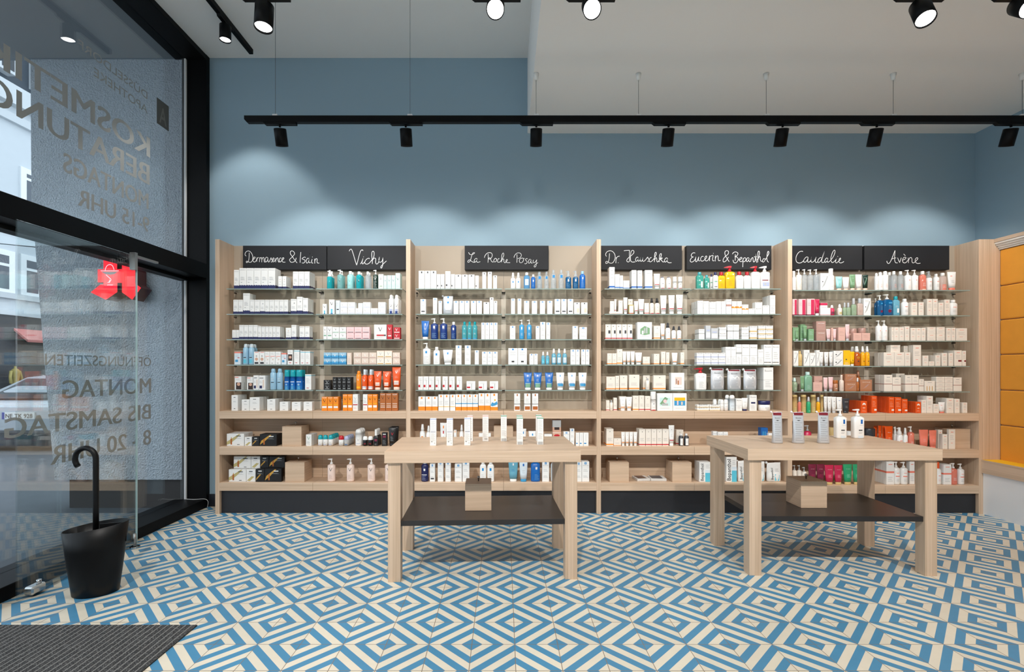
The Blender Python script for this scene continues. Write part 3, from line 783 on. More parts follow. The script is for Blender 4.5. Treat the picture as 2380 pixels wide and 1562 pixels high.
# ---------------------------------------------------------------- entrance mat and cord
def mat_mat():
    m = bpy.data.materials.new('ribbed_mat'); m.use_nodes = True
    nt = m.node_tree; N = nt.nodes; L = nt.links; b = N['Principled BSDF']; b.inputs['Roughness'].default_value = 0.85
    tc = N.new('ShaderNodeTexCoord'); sp = N.new('ShaderNodeSeparateXYZ'); L.new(tc.outputs['Object'], sp.inputs[0])
    mu = N.new('ShaderNodeMath'); mu.operation = 'MULTIPLY_ADD'; mu.inputs[1].default_value = 33.0; mu.inputs[2].default_value = 500.0; L.new(sp.outputs[0], mu.inputs[0])
    fr = N.new('ShaderNodeMath'); fr.operation = 'FRACT'; L.new(mu.outputs[0], fr.inputs[0])
    lt = N.new('ShaderNodeMath'); lt.operation = 'LESS_THAN'; lt.inputs[1].default_value = 0.16; L.new(fr.outputs[0], lt.inputs[0])
    nz = N.new('ShaderNodeTexNoise'); nz.inputs['Scale'].default_value = 260; L.new(tc.outputs['Object'], nz.inputs['Vector'])
    rp = N.new('ShaderNodeValToRGB'); rp.color_ramp.elements[0].position = 0.52; rp.color_ramp.elements[1].position = 0.72
    rp.color_ramp.elements[0].color = (*s2l((30, 30, 31)), 1); rp.color_ramp.elements[1].color = (*s2l((120, 120, 120)), 1); L.new(nz.outputs['Fac'], rp.inputs[0])
    mx = N.new('ShaderNodeMixRGB'); L.new(lt.outputs[0], mx.inputs[0]); L.new(rp.outputs[0], mx.inputs[1]); mx.inputs[2].default_value = (*s2l((128, 127, 124)), 1)
    L.new(mx.outputs[0], b.inputs['Base Color']); return m
mb = MB(); mb.box(0, 1.27, -3.0, 0, 0, 0.006, mat_mat()); tag(mb.build('entrance_mat', loc=(-2.80, 2.454, 0.0)), 'dark ribbed entrance mat let into the tiled floor by door', 'mat')
mb = MB(); mb.tube(smooth([(-2.93, 4.52, 0.088), (-2.84, 4.51, 0.087), (-2.75, 4.52, 0.088), (-2.725, 4.53, 0.06), (-2.735, 4.535, 0.004)], 5), 0.002, M('white_cord', (215, 215, 212), 0.5), 8); tag(mb.build('power_cord'), 'thin white cord at the foot of the window post', 'cord')

# ---------------------------------------------------------------- track lights
LENS = emit('lamp_lens', (1.0, 0.97, 0.93), 14.0)
def spot_lamp(loc, direction, label, group, power, angle, blend, color=NEUT, axis='X', beam=None):
    """loc: underside of the track. The head hangs on a short stem and points along direction."""
    t = thing('spotlight', label, 'spotlight', loc, group=group)
    d = Vector(direction).normalized()
    mb = MB()
    if axis == 'X': mb.prism([(-0.125, 0), (-0.105, -0.016), (0.125, -0.016), (0.125, 0)], 'Y', -0.016, 0.016, BLACK)
    else: mb.prism([(-0.10, 0), (-0.09, -0.016), (0.10, -0.016), (0.10, 0)], 'X', -0.016, 0.016, BLACK)
    mb.build('adapter', parent=t)
    sl = 0.030 if axis == 'X' else 0.018
    mb = MB(); mb.cyl((0, 0, -0.016), (0, 0, -sl), 0.008, BLACK); mb.build('stem', parent=t)
    p0 = Vector((0, 0, -sl - 0.012)) ; L_ = 0.122
    u = d.orthogonal().normalized(); w = d.cross(u); R = 0.044
    def ring(r, s): return [p0 + d * s + (u * math.cos(2 * math.pi * j / 28) + w * math.sin(2 * math.pi * j / 28)) * r for j in range(28)]
    mb = MB(); mb.rings([ring(R - 0.003, 0), ring(R, 0.003), ring(R, L_), ring(R - 0.003, L_), ring(R - 0.004, L_ - 0.02)], BLACK, cap=True); mb.build('head', parent=t)
    mb = MB(); rr = ring(R - 0.0045, L_ - 0.010); mb.poly(rr if (Vector(rr[1]) - Vector(rr[0])).cross(Vector(rr[2]) - Vector(rr[1])).dot(d) > 0 else rr[::-1], LENS); mb.build('lens', parent=t)
    s = Vector(loc) + p0 + d * (L_ + 0.004)
    spot_light('spot_beam', s, s + Vector(beam or d), power, angle, blend, 0.035, color, t)
    return t
Y1, ZT = 3.67, 3.124
Y2 = 2.45; ZT2 = 3.142
def track(name, label, x0, x1, y, cables, group, ZT=ZT):
    t = thing(name, label, 'light track', (x0, y, ZT), group=group)
    def tp(nm, mb):
        o = mb.build(nm, parent=t); o.location = (-x0, -y, -ZT); return o
    mb = MB(); mb.prism([(x0 + 0.018, ZT), (x1, ZT), (x1, ZT + 0.048), (x0, ZT + 0.048), (x0, ZT + 0.02)], 'Y', y - 0.018, y + 0.018, BLACK); tp('rail', mb)
    for xc, zc in cables:
        mb = MB(); mb.box(xc - 0.018, xc + 0.018, y - 0.012, y + 0.012, ZT + 0.048, ZT + 0.062, M('white_clip', (225, 225, 222), 0.5)); tp('clip', mb)
        mb = MB(); mb.cyl((xc, y, ZT + 0.06), (xc, y, zc - 0.03), 0.0016, M('steel_cable', (96, 98, 100), 0.4, 0.6), 6); tp('suspension_cable', mb)
        mb = MB(); mb.cyl((xc, y, zc - 0.05), (xc, y, zc), 0.012, M('white_clip', (225, 225, 222), 0.5), 14, 0.021); tp('ceiling_cup', mb)
track('light_track', 'long black track hung on cables in front of the blue wall', px(570, Y1), XR - 0.01, Y1, [(px(x, Y1), ZC if x < 1200 else 3.493) for x in (640, 953, 1246, 1484, 1781, 2076, 2376)], 'black light tracks')
track('light_track', 'black light track above the tables, nearer than the long one', px(300, Y2), XR - 0.01, Y2, [(px(x, Y2), ZC if x < 1170 else 3.493) for x in (500, 900, 1300, 1720, 2250)], 'black light tracks', ZT2)
onames = ['first', 'second', 'third', 'fourth', 'fifth', 'sixth', 'seventh']
for k, x in enumerate((650.5, 943, 1246.5, 1554, 1819, 2038, 2350)):
    spot_lamp((px(x, Y1), Y1, ZT), (0, 0.31, -0.95), f'{onames[k]} black spotlight from the window on the long track', 'spotlights on the long track', P_SHELF, 94, 0.5, beam=(0, 0.61, -0.79))
for x, dr, lab in ((615, (0.0, -0.10, -1), 'lit black spotlight above the first shelving unit, pointing down'), (1152, (0.0, -0.72, -0.7), 'glaring spotlight just left of the ceiling step'), (1372, (-0.05, -0.72, -0.7), 'glaring spotlight just right of the ceiling step'),
                   (2137, (-0.12, -0.45, -0.9), 'tilted lit black spotlight above the right display table'), (2366, (-0.25, -0.72, -0.65), 'glaring spotlight nearest the yellow bench')):
    spot_lamp((px(x, Y2), Y2, ZT2), dr, lab, 'spotlights on the nearer track', P_MID, 110, 0.8)
t = thing('light_track', 'black track fixed to the ceiling beside the shop window', 'light track', (-2.30, 4.48, ZC), group='black light tracks')
mb = MB(); mb.box(-0.018, 0.018, -5.0, 0, -0.045, 0, BLACK); mb.build('rail', parent=t, bevel=0.003)
spot_lamp((-2.30, 4.06, ZC - 0.045), (0, 0.0, -1), 'small lit spotlight on the ceiling track beside the window', 'spotlights on the ceiling track', P_MID, 84, 0.35, axis='Y')
# ---------------------------------------------------------------- goods on the shelves
C = {'wh': (236, 236, 234), 'cream': (233, 225, 214), 'navy': (28, 34, 84), 'lb': (0, 132, 200), 'txt': (150, 152, 156), 'dtx': (70, 72, 78),
     'teal': (20, 160, 172), 'lteal': (150, 208, 208), 'mint': (196, 226, 222), 'dgreen': (20, 48, 38), 'green': (120, 160, 120), 'pink': (240, 200, 202), 'red': (186, 24, 40),
     'dred': (120, 20, 36), 'or': (240, 138, 24), 'dor': (226, 84, 24), 'brown': (170, 96, 40), 'bl': (22, 22, 24), 'sky': (150, 190, 214), 'blue': (20, 100, 180),
     'dblue': (18, 52, 120), 'aqua': (60, 150, 200), 'beige': (222, 204, 190), 'blush': (236, 212, 200), 'gold': (196, 150, 60), 'yel': (244, 186, 20), 'hyel': (236, 190, 30),
     'mauve': (176, 140, 130), 'rose': (218, 176, 164), 'bronze': (176, 122, 92), 'coral': (236, 130, 110), 'fuch': (200, 40, 84), 'plum': (120, 30, 62), 'emer': (40, 160, 110),
     'gry': (176, 178, 178), 'silv': (186, 190, 194), 'skin': (208, 164, 140), 'hair': (52, 34, 28), 'pale': (214, 226, 234), 'cyan': (90, 190, 214), 'peach': (242, 206, 186),
     'olive': (190, 176, 120), 'dk': (50, 52, 58), 'tea': (120, 166, 140), 'amb': (190, 90, 20), 'lav': (170, 180, 210), 'kraft': (206, 178, 120)}
def P(k, rough=0.45):
    return M('goods_' + k + ('' if rough == 0.45 else f'_{int(rough * 100)}'), C[k], rough)
LQ = {'q_teal': ((30, 170, 180), .75), 'q_lteal': ((150, 205, 205), .5), 'q_clear': ((225, 232, 236), .28), 'q_sky': ((110, 175, 222), .6), 'q_yel': ((238, 196, 40), .8), 'q_green': ((70, 165, 150), .8),
      'q_aqua': ((90, 190, 200), .6), 'q_coral': ((238, 140, 120), .75), 'q_amb': ((196, 96, 30), .8), 'q_gold': ((246, 178, 30), .85), 'q_blush': ((226, 206, 196), .6), 'q_sage': ((176, 200, 170), .6), 'q_dk': ((18, 90, 140), .9), 'q_ltblue': ((120, 190, 215), .7)}
def PM(k):
    if k in LQ: return liquid('plastic_' + k[2:], LQ[k][0], LQ[k][1])
    return P(k, 0.3)

# printed decoration: list of (kind, ...) in face fractions, u across, v up
def T(n, v0=0.30, dv=0.05, u0=0.18, u1=0.8, c='txt', h=0.012):
    return [('r', u0, v0 + i * dv, u0 + (u1 - u0) * (1.0, 0.8, 0.92, 0.7)[i % 4], v0 + i * dv + h, c) for i in range(n)]
LBM = [('r', 0.36, 0.86, 0.64, 0.97, 'lb'), ('r', 0.47, 0.88, 0.53, 0.945, 'wh'), ('t', 'LA ROCHE-POSAY', 0.5, 0.80, 0.80, 'dtx')] + T(2, 0.52, 0.07) + T(2, 0.22, 0.06)
def VM(c='dk', v=0.62, s=0.5): return ('V', 0.5, v, s, c)
BOX = {  # style: (base colour, decoration, label words)
 'dw': ('wh', [('w', 0.0, 0.17, 'navy'), ('t', 'DERMASENCE', 0.5, 0.90, 0.82, 'dtx'), ('r', .2, .30, .42, .315, 'dtx')] + T(4, 0.42, 0.045) , 'white carton with navy wavy foot'),
 'ds': ('wh', [('w', 0.0, 0.17, 'navy'), ('r', .3, .55, .7, .57, 'txt'), ('r', .4, .68, .6, .78, 'beige')] + T(2, 0.3, 0.06), 'small white carton with navy wavy foot'),
 'dr': ('wh', [('w', 0.0, 0.20, 'navy'), ('t', 'DERMASENCE', 0.5, 0.90, 0.82, 'dtx'), ('o', .62, .72, .12, 'gry')] + T(3, 0.36, 0.06), 'white carton with navy foot and round seal'),
 'bc': ('pale', [('r', 0, .88, 1, 1, 'coral'), ('r', .15, .2, .6, .38, 'aqua'), ('r', .5, .5, .85, .55, 'red')] + T(3, 0.6, 0.07), 'pale blue carton with coral top'),
 'fc': ('wh', [('r', .2, .93, .9, .97, 'coral'), ('o', .5, .42, .30, 'skin'), ('o', .5, .66, .16, 'gry'), ('r', .15, .05, .85, .2, 'dk')] , 'white carton with grey-haired portrait'),
 'wc': ('wh', [('r', .1, .62, .95, .66, 'coral'), ('o', .6, .40, .16, 'beige'), ('r', .15, .5, .35, .55, 'skin'), ('r', .3, .1, .6, .13, 'dtx')] + T(2, 0.8, 0.07), 'white carton with beige swatch print'),
 'fw': ('wh', [('r', .1, .26, .9, .70, 'hair'), ('o', .5, .50, .26, 'skin'), ('r', .3, .1, .7, .14, 'red')] + T(2, 0.82, 0.07), 'white carton with portrait of dark-haired woman'),
 'wk': ('wh', [('r', 0, .9, 1, .94, 'cyan'), ('r', .25, .1, .6, .14, 'red')] + T(4, 0.45, 0.09), 'white carton with thin turquoise stripe'),
 'hw': ('wh', [('r', .05, .9, .6, .95, 'coral'), ('r', .2, 0.03, 1, .55, 'hair'), ('o', .6, .42, .26, 'skin')] + T(2, 0.72, 0.07), 'carton with portrait of dark-haired woman'),
 'cw': ('wh', [('r', .1, .1, .5, .3, 'navy'), ('r', .58, .15, .82, .7, 'beige'), ('r', .1, .8, .7, .84, 'dtx')] + T(2, 0.5, 0.08, .1, .5), 'white carton picturing a make-up tube'),
 'pw': ('wh', [('r', .35, .84, .65, .88, 'dtx'), ('r', .38, .12, .62, .16, 'dtx')] + T(2, 0.55, 0.06, .3, .75), 'plain white carton with tiny print'),
 'ag': ('wh', [('p', [(0, .1), (.0, .35), (.45, .75), (.7, .98), (.8, .98), (.55, .6), (.2, .2)], 'olive'), ('r', .22, .12, .31, .6, 'brown'), ('r', .25, .6, .29, .72, 'gold'), ('r', .55, .78, .82, .85, 'dtx'), ('r', .6, .1, .75, .14, 'bl')] + T(2, 0.6, 0.06, .5, .85), 'wide white ampoule carton with gold splash'),
 'as': ('wh', [('p', [(.05, .1), (.6, .45), (.9, .42), (.4, .05)], 'olive'), ('r', .3, .8, .7, .87, 'dtx')] + T(2, 0.62, 0.06, .2, .8), 'small white ampoule carton with gold splash'),
 'ab': ('bl', [('p', [(0, .1), (.1, .45), (.6, .95), (.7, .95), (.3, .4)], 'gold'), ('r', .22, .12, .30, .6, 'brown'), ('r', .55, .78, .82, .85, 'wh')] + T(2, 0.6, 0.06, .45, .85, 'gry'), 'wide black ampoule carton with gold splash'),
 'aq': ('bl', [('p', [(0, .1), (.1, .3), (.5, .6), (.6, .55)], 'gold'), ('r', .3, .8, .7, .87, 'wh')] + T(2, 0.6, 0.06, .2, .8, 'gry'), 'small black ampoule carton with gold splash'),
 'vm': ('mint', [VM(), ('r', 0, .3, 1, .31, 'gry')] + T(2, 0.14, 0.07), 'mint carton with grey V'),
 'vg': ('wh', [VM('dk', .7), ('r', .2, .15, .8, .2, 'green')] + T(3, 0.32, 0.06), 'white carton with V and green bar'),
 'vc': ('wh', [VM('dk', .72, .55), ('r', .35, .05, .65, .35, 'cyan'), ('r', .3, 0, .7, .06, 'blue')], 'white carton with V over a blue bottle print'),
 'vb': ('wh', [('V', .3, .62, .28, 'gry'), ('r', .1, .12, .95, .2, 'lav')] + T(2, 0.35, 0.12), 'flat white carton with V and blue-grey stripe'),
 'vs': ('pale', [('r', .2, .3, .75, .38, 'dk')] + T(4, 0.5, 0.1), 'slim pale blue carton'),
 'vt': ('wh', [VM('dk', .74, .5), ('r', .15, .25, .85, .34, 'tea')] + T(3, 0.42, 0.06), 'white carton with V and green plate'),
 'vh': ('wh', [('V', .5, .65, .3, 'dk'), ('r', .05, .1, .95, .2, 'tea')], 'flat white carton with V and green stripe'),
 'vp': ('pink', [('r', .1, .1, .9, .2, 'dk'), ('r', 0, .48, 1, .5, 'rose')] + T(2, 0.55, 0.12, c='mauve'), 'flat pink carton with dark stripe'),
 'vW': ('wh', [VM('dk', .68, .32), ('r', .2, .22, .8, .32, 'red'), ('r', .8, .22, .95, .32, 'dk')] + T(2, 0.10, 0.05), 'large white carton with V and red plate'),
 'vr': ('red', [VM('wh', .72, .5), ('r', .2, .2, .8, .27, 'wh')] + T(3, 0.34, 0.08, c='pink'), 'tall red carton with white V'),
 'vR': ('red', [('V', .45, .62, .35, 'wh'), ('r', .1, .12, .9, .24, 'wh')], 'flat red carton with white V'),
 'vB': ('sky', [('r', 0, 0, 1, .5, 'aqua'), ('V', .5, .6, .36, 'wh'), ('r', .1, .1, .9, .17, 'dblue')], 'flat glossy blue carton with white V'),
 'vn': ('beige', [('V', .5, .8, .4, 'wh')] + T(4, 0.2, 0.1), 'narrow beige carton'),
 've': ('beige', [('V', .5, .62, .32, 'wh'), ('r', .08, .1, .92, .2, 'mauve')] + T(1, 0.35, 0.1), 'flat beige carton with white V'),
 'vy': ('cream', [('r', 0, .9, 1, 1, 'peach'), ('V', .5, .6, .34, 'gry'), ('r', .1, .1, .9, .2, 'gold')], 'flat cream carton with peach top'),
 'vk': ('bl', [('V', .5, .62, .4, 'gry'), ('r', .2, .18, .8, .26, 'gry')], 'small black carton with grey V'),
 'vo': ('or', [VM('bl', .72, .5), ('t', 'VICHY', .5, .9, .8, 'wh'), ('r', .1, .2, .9, .34, 'wh'), ('r', .1, .42, .9, .46, 'yel')], 'orange carton with black V'),
 'vw': ('wh', [VM('gry', .75, .5), ('r', .05, .34, .95, .4, 'red')] + T(3, 0.5, 0.05) + T(2, 0.12, 0.06, c='coral'), 'white carton with V and red line'),
 'vu': ('brown', [VM('bl', .74, .45), ('t', 'VICHY', .5, .9, .8, 'wh'), ('r', .1, .2, .9, .23, 'wh'), ('r', .1, .3, .9, .33, 'beige'), ('r', .1, .4, .9, .43, 'beige')], 'brown carton with black V'),
 'vl': ('wh', [VM('tea', .7, .55)] + T(4, 0.15, 0.08, c='dtx'), 'white carton with large green V'),
 'vf': ('bl', [('r', .2, .62, .8, .78, 'plum'), ('r', .2, .85, .8, .9, 'wh')] + T(4, 0.15, 0.09, c='gry'), 'black carton with plum emblem'),
 'rg': ('wh', [('r', .4, .86, .62, .96, 'dk')] + T(3, 0.42, 0.09), 'white carton with dark square'),
 'rp': ('wh', [('r', .1, .15, .4, .26, 'dk')] + T(5, 0.4, 0.09), 'white carton with dark foot plate'),
 'lb': ('wh', LBM, 'white carton with blue square'),
 'lf': ('wh', LBM + [('r', .18, .14, .82, .21, 'dk')], 'white carton with blue square and dark foot plate'),
 'lp': ('wh', [('r', .42, .86, .62, .96, 'dk'), ('r', .45, .12, .9, .5, 'peach')] + T(3, 0.55, 0.07), 'white carton with peach corner'),
 'lB': ('wh', [('r', .4, .88, .6, .97, 'lb'), ('r', .35, .14, .65, .23, 'bl')] + T(2, 0.6, 0.06) + T(1, .75, .05), 'large white carton with blue square and black plate'),
 'rs': ('wh', [('r', .04, .2, .42, .38, 'red'), ('r', .55, .1, .62, .7, 'gry')] + T(3, 0.7, 0.07), 'white carton with red square'),
 'of': ('wh', [('r', 0, .02, 1, .30, 'or'), ('r', .38, .84, .62, .97, 'or')] + T(3, 0.45, 0.08), 'white carton with orange foot'),
 'oy': ('wh', [('r', .38, .84, .62, .97, 'or'), ('r', 0, .24, 1, .27, 'yel')] + T(3, 0.4, 0.09), 'white carton with thin yellow line'),
 'ob': ('wh', [('r', 0, .02, 1, .24, 'or'), ('r', .38, .84, .62, .97, 'or'), ('r', 0, .42, 1, .47, 'aqua')] + T(3, 0.55, 0.08), 'white carton with orange foot and blue stripe'),
 'ow': ('wh', [('r', 0, .02, 1, .22, 'or'), ('p', [(.0, .32), (.2, .5), (.5, .44), (.9, .55), (1, .38), (.6, .3), (.2, .26)], 'aqua'), ('o', .6, .62, .12, 'yel'), ('r', .38, .86, .62, .98, 'or')], 'white carton with blue wave print'),
 'bf': ('wh', [('r', .1, .06, .92, .26, 'brown'), ('r', 0, .38, 1, .41, 'dk'), ('r', .42, .86, .6, .98, 'brown')] + T(3, 0.5, 0.09), 'white carton with brown foot'),
 'lt': ('skin', [('r', 0, 0, 1, .16, 'beige'), ('r', 0, .72, 1, 1, 'gry'), ('r', .2, .62, .8, .72, 'hair'), ('p', [(.1, .40), (.5, .34), (.9, .40), (.6, .46), (.5, .44), (.4, .46)], 'red'), ('r', 0, .5, 1, .515, 'wh'), ('r', .72, .05, .95, .25, 'wh')], 'tall carton with close-up of lips'),
 'sd': ('wh', [('r', .1, .16, .55, .24, 'lb'), ('r', .45, .35, .5, .9, 'gry')], 'narrow white carton with blue foot square'),
 'fl': ('wh', [('r', .3, .3, .5, .7, 'lb')], 'flat white carton'),
 'hb': ('wh', [('r', 0, .05, 1, .13, 'blue'), ('r', .2, .82, .8, .84, 'txt')] + T(3, 0.5, 0.07), 'white carton with blue foot stripe'),
 'hr': ('cream', [('r', 0, .06, 1, .12, 'red'), ('r', .45, .82, .55, .86, 'dtx')] + T(3, 0.3, 0.07), 'cream carton with red foot stripe'),
 'hy': ('cream', [('r', 0, .06, 1, .13, 'or'), ('r', .45, .82, .55, .86, 'dtx')] + T(3, 0.3, 0.07), 'cream carton with orange foot stripe'),
 'hG': ('wh', [('p', [(.2, .3), (.2, .6), (.5, .78), (.85, .65), (.85, .3), (.5, .24)], 'green'), ('r', .45, .35, .55, .65, 'gry'), ('r', .6, .35, .68, .7, 'silv'), ('r', .3, .3, .42, .5, 'wh')] + T(1, 0.18, 0.05), 'large white gift carton with leafy picture'),
 'hP': ('wh', [('r', .3, .3, .8, .75, 'beige'), ('r', .35, .35, .45, .65, 'mauve'), ('r', .5, .3, .58, .55, 'brown'), ('r', .62, .35, .7, .7, 'pink')] + T(1, 0.14, 0.05), 'large white gift carton with beige picture'),
 'hQ': ('wh', [('r', .15, .28, .85, .75, 'mint'), ('p', [(.15, .4), (.5, .8), (.7, .7), (.4, .3)], 'green'), ('o', .5, .55, .12, 'pink'), ('r', .3, .3, .7, .42, 'gry')] + T(1, 0.14, 0.05), 'large white gift carton with green garden picture'),
 'hS': ('wh', [('r', .1, .3, .9, .76, 'yel'), ('r', .1, .3, .9, .58, 'aqua'), ('r', .3, .34, .4, .58, 'pink'), ('r', .6, .34, .72, .52, 'beige')] + T(1, 0.14, 0.05), 'large white gift carton with beach picture'),
 'hg': ('olive', [('r', .1, .12, .9, .88, 'cream'), ('r', 0, .06, 1, .12, 'red')], 'yellow-green framed carton'),
 'hD': ('cream', [('r', 0, .04, 1, .10, 'red'), ('r', .42, .10, .98, .38, 'wh'), ('r', .52, .38, .88, .60, 'dk'), ('r', .3, .84, .5, .88, 'dtx')], 'cream carton picturing a dark dropper bottle'),
 'eu': ('wh', [('t', 'Eucerin', .5, .82, .72, 'dtx'), ('r', 0, .44, 1, .45, 'txt')] + T(4, 0.14, 0.07), 'white carton with small dark logo'),
 'eb': ('wh', [('t', 'Eucerin', .5, .84, .72, 'dtx'), ('r', 0, .52, 1, .66, 'mauve')] + T(4, 0.12, 0.08), 'white carton with brown band'),
 'eo': ('wh', [('t', 'Eucerin', .5, .86, .72, 'dtx'), ('r', 0, .46, 1, .6, 'or'), ('p', [(.3, .66), (.7, .66), (.5, .5)], 'wh')] + T(4, 0.1, 0.08), 'white carton with orange band'),
 'eg': ('wh', [('t', 'Eucerin', .5, .84, .72, 'dtx'), ('r', 0, .52, 1, .62, 'gry')] + T(4, 0.12, 0.08), 'white carton with grey band'),
 'ek': ('wh', [('t', 'Eucerin', .5, .78, .72, 'dtx'), ('r', 0, .1, 1, .3, 'kraft')] + T(1, 0.42, 0.08), 'flat white carton with khaki band'),
 'el': ('wh', [('t', 'Eucerin', .5, .78, .72, 'dtx'), ('r', 0, .22, 1, .38, 'lav')] + T(1, 0.5, 0.08), 'flat white carton with blue line'),
 'ey': ('wh', [('t', 'Eucerin', .5, .86, .72, 'dtx'), ('r', 0, .10, .9, .13, 'bl'), ('o', .5, .115, .03, 'yel')] + T(4, 0.3, 0.1), 'large white carton with black foot line'),
 'en': ('wh', [('t', 'Eucerin', .5, .84, .72, 'dtx'), ('r', .2, .46, .8, .56, 'navy')] + T(4, 0.1, 0.07), 'white carton with navy plate'),
 'ep': ('silv', [('r', .1, .1, .9, .5, 'wh'), ('r', .05, .05, .95, .12, 'gry'), ('r', .2, .6, .8, .7, 'lav')], 'clear-topped grey carton'),
 'bp': ('wh', [('g', 'Bepanthol', .24, .48, .86, 'bl'), ('r', .52, 0.0, 1, .45, 'cyan'), ('r', .52, .45, 1, .6, 'pale')] + T(3, 0.7, 0.07, .58, .9), 'white and blue carton with vertical lettering'),
 'bb': ('blue', [('r', .2, .3, .4, .8, 'aqua'), ('r', .5, .3, .7, .8, 'aqua')], 'small blue carton'),
 'cp': ('pink', [('r', .5, .05, .95, .95, 'fuch'), ('r', 0, 0, 1, .06, 'plum')] + T(3, 0.6, 0.07, .05, .45), 'pink carton with magenta print'),
 'cr': ('wh', [('r', 0, .5, 1, 1, 'fuch'), ('r', .1, .1, .9, .14, 'fuch')] + T(2, 0.25, 0.1), 'flat white carton with magenta top'),
 'cf': ('wh', [('r', 0, .05, 1, .1, 'red')] + T(4, 0.35, 0.12, .1, .8, 'pink'), 'flat white carton with pink script'),
 'cg': ('green', [('r', .1, .1, .9, .13, 'mint')] + T(4, 0.5, 0.09, c='mint'), 'green carton'),
 'cm': ('mauve', [('t', 'CAUDALIE', .5, .74, .7, 'wh')] + T(3, 0.3, 0.1, c='rose'), 'flat mauve carton'),
 'co': ('rose', T(4, 0.4, 0.1, c='mauve') + [('r', 0, .5, 1, .51, 'beige')], 'dusty pink carton'),
 'cx': ('wh', [('p', [(.1, .1), (.5, .3), (.9, .8), (.8, .85), (.3, .3)], 'gry'), ('o', .25, .5, .07, 'dk')] + T(2, 0.8, 0.07), 'white carton with grey line drawing'),
 'cy': ('yel', [('o', .45, .7, .2, 'hyel'), ('o', .4, .42, .10, 'dk'), ('r', 0, 0, 1, .08, 'wh')] + T(2, 0.15, 0.07, c='wh'), 'golden yellow carton'),
 'cb': ('bronze', [('t', 'CAUDALIE', .5, .74, .7, 'beige'), ('r', 0, .1, 1, .13, 'brown'), ('p', [(.1, .2), (.5, .35), (.8, .65), (.6, .6), (.3, .3)], 'mauve')], 'flat copper brown carton'),
 'av': ('cream', [('r', .3, .84, .7, .87, 'coral'), ('r', .3, .3, .6, .32, 'coral')] + T(3, 0.5, 0.08), 'cream carton'),
 'aw': ('cream', [('r', .3, .78, .7, .82, 'coral'), ('r', 0, .48, 1, .49, 'gry')] + T(2, 0.2, 0.12), 'flat cream carton'),
 'ar': ('cream', [('r', .3, .84, .7, .87, 'coral'), ('r', .5, .28, .95, .38, 'dred')] + T(3, 0.5, 0.08), 'cream carton with dark red tab'),
 'an': ('cream', [('r', 0, .42, 1, .47, 'mauve'), ('r', .3, .84, .7, .87, 'txt')] + T(2, 0.6, 0.08), 'cream carton with brown line'),
 'ad': ('cream', [('r', .2, .05, .26, .5, 'gold'), ('r', .45, .05, .5, .5, 'gold'), ('r', .7, .05, .76, .5, 'gold'), ('r', .3, .84, .7, .87, 'txt')], 'cream carton with gold strokes'),
 'ao': ('dor', [('t', 'Avène', .5, .86, .7, 'peach'), ('r', .5, .14, .95, .24, 'wh')] + T(4, 0.4, 0.09, c='peach'), 'bright orange carton'),
 'aO': ('dor', [('o', .5, .72, .26, 'wh'), ('o', .5, .62, .2, 'dor'), ('r', .3, .4, .7, .46, 'peach')] + T(2, 0.15, 0.09, c='peach'), 'bright orange carton with white half sun'),
 'ac': ('wh', [('r', 0, .50, 1, .58, 'coral'), ('r', .25, .86, .75, .89, 'coral')] + T(3, 0.15, 0.08), 'white carton with coral stripe'),
 'tk': ('kraft', [('r', .15, .3, .8, .34, 'brown'), ('r', 0, 0, 1, .3, 'rose')] + T(3, 0.5, 0.08, c='brown'), 'tall kraft carton with flower print'),
}
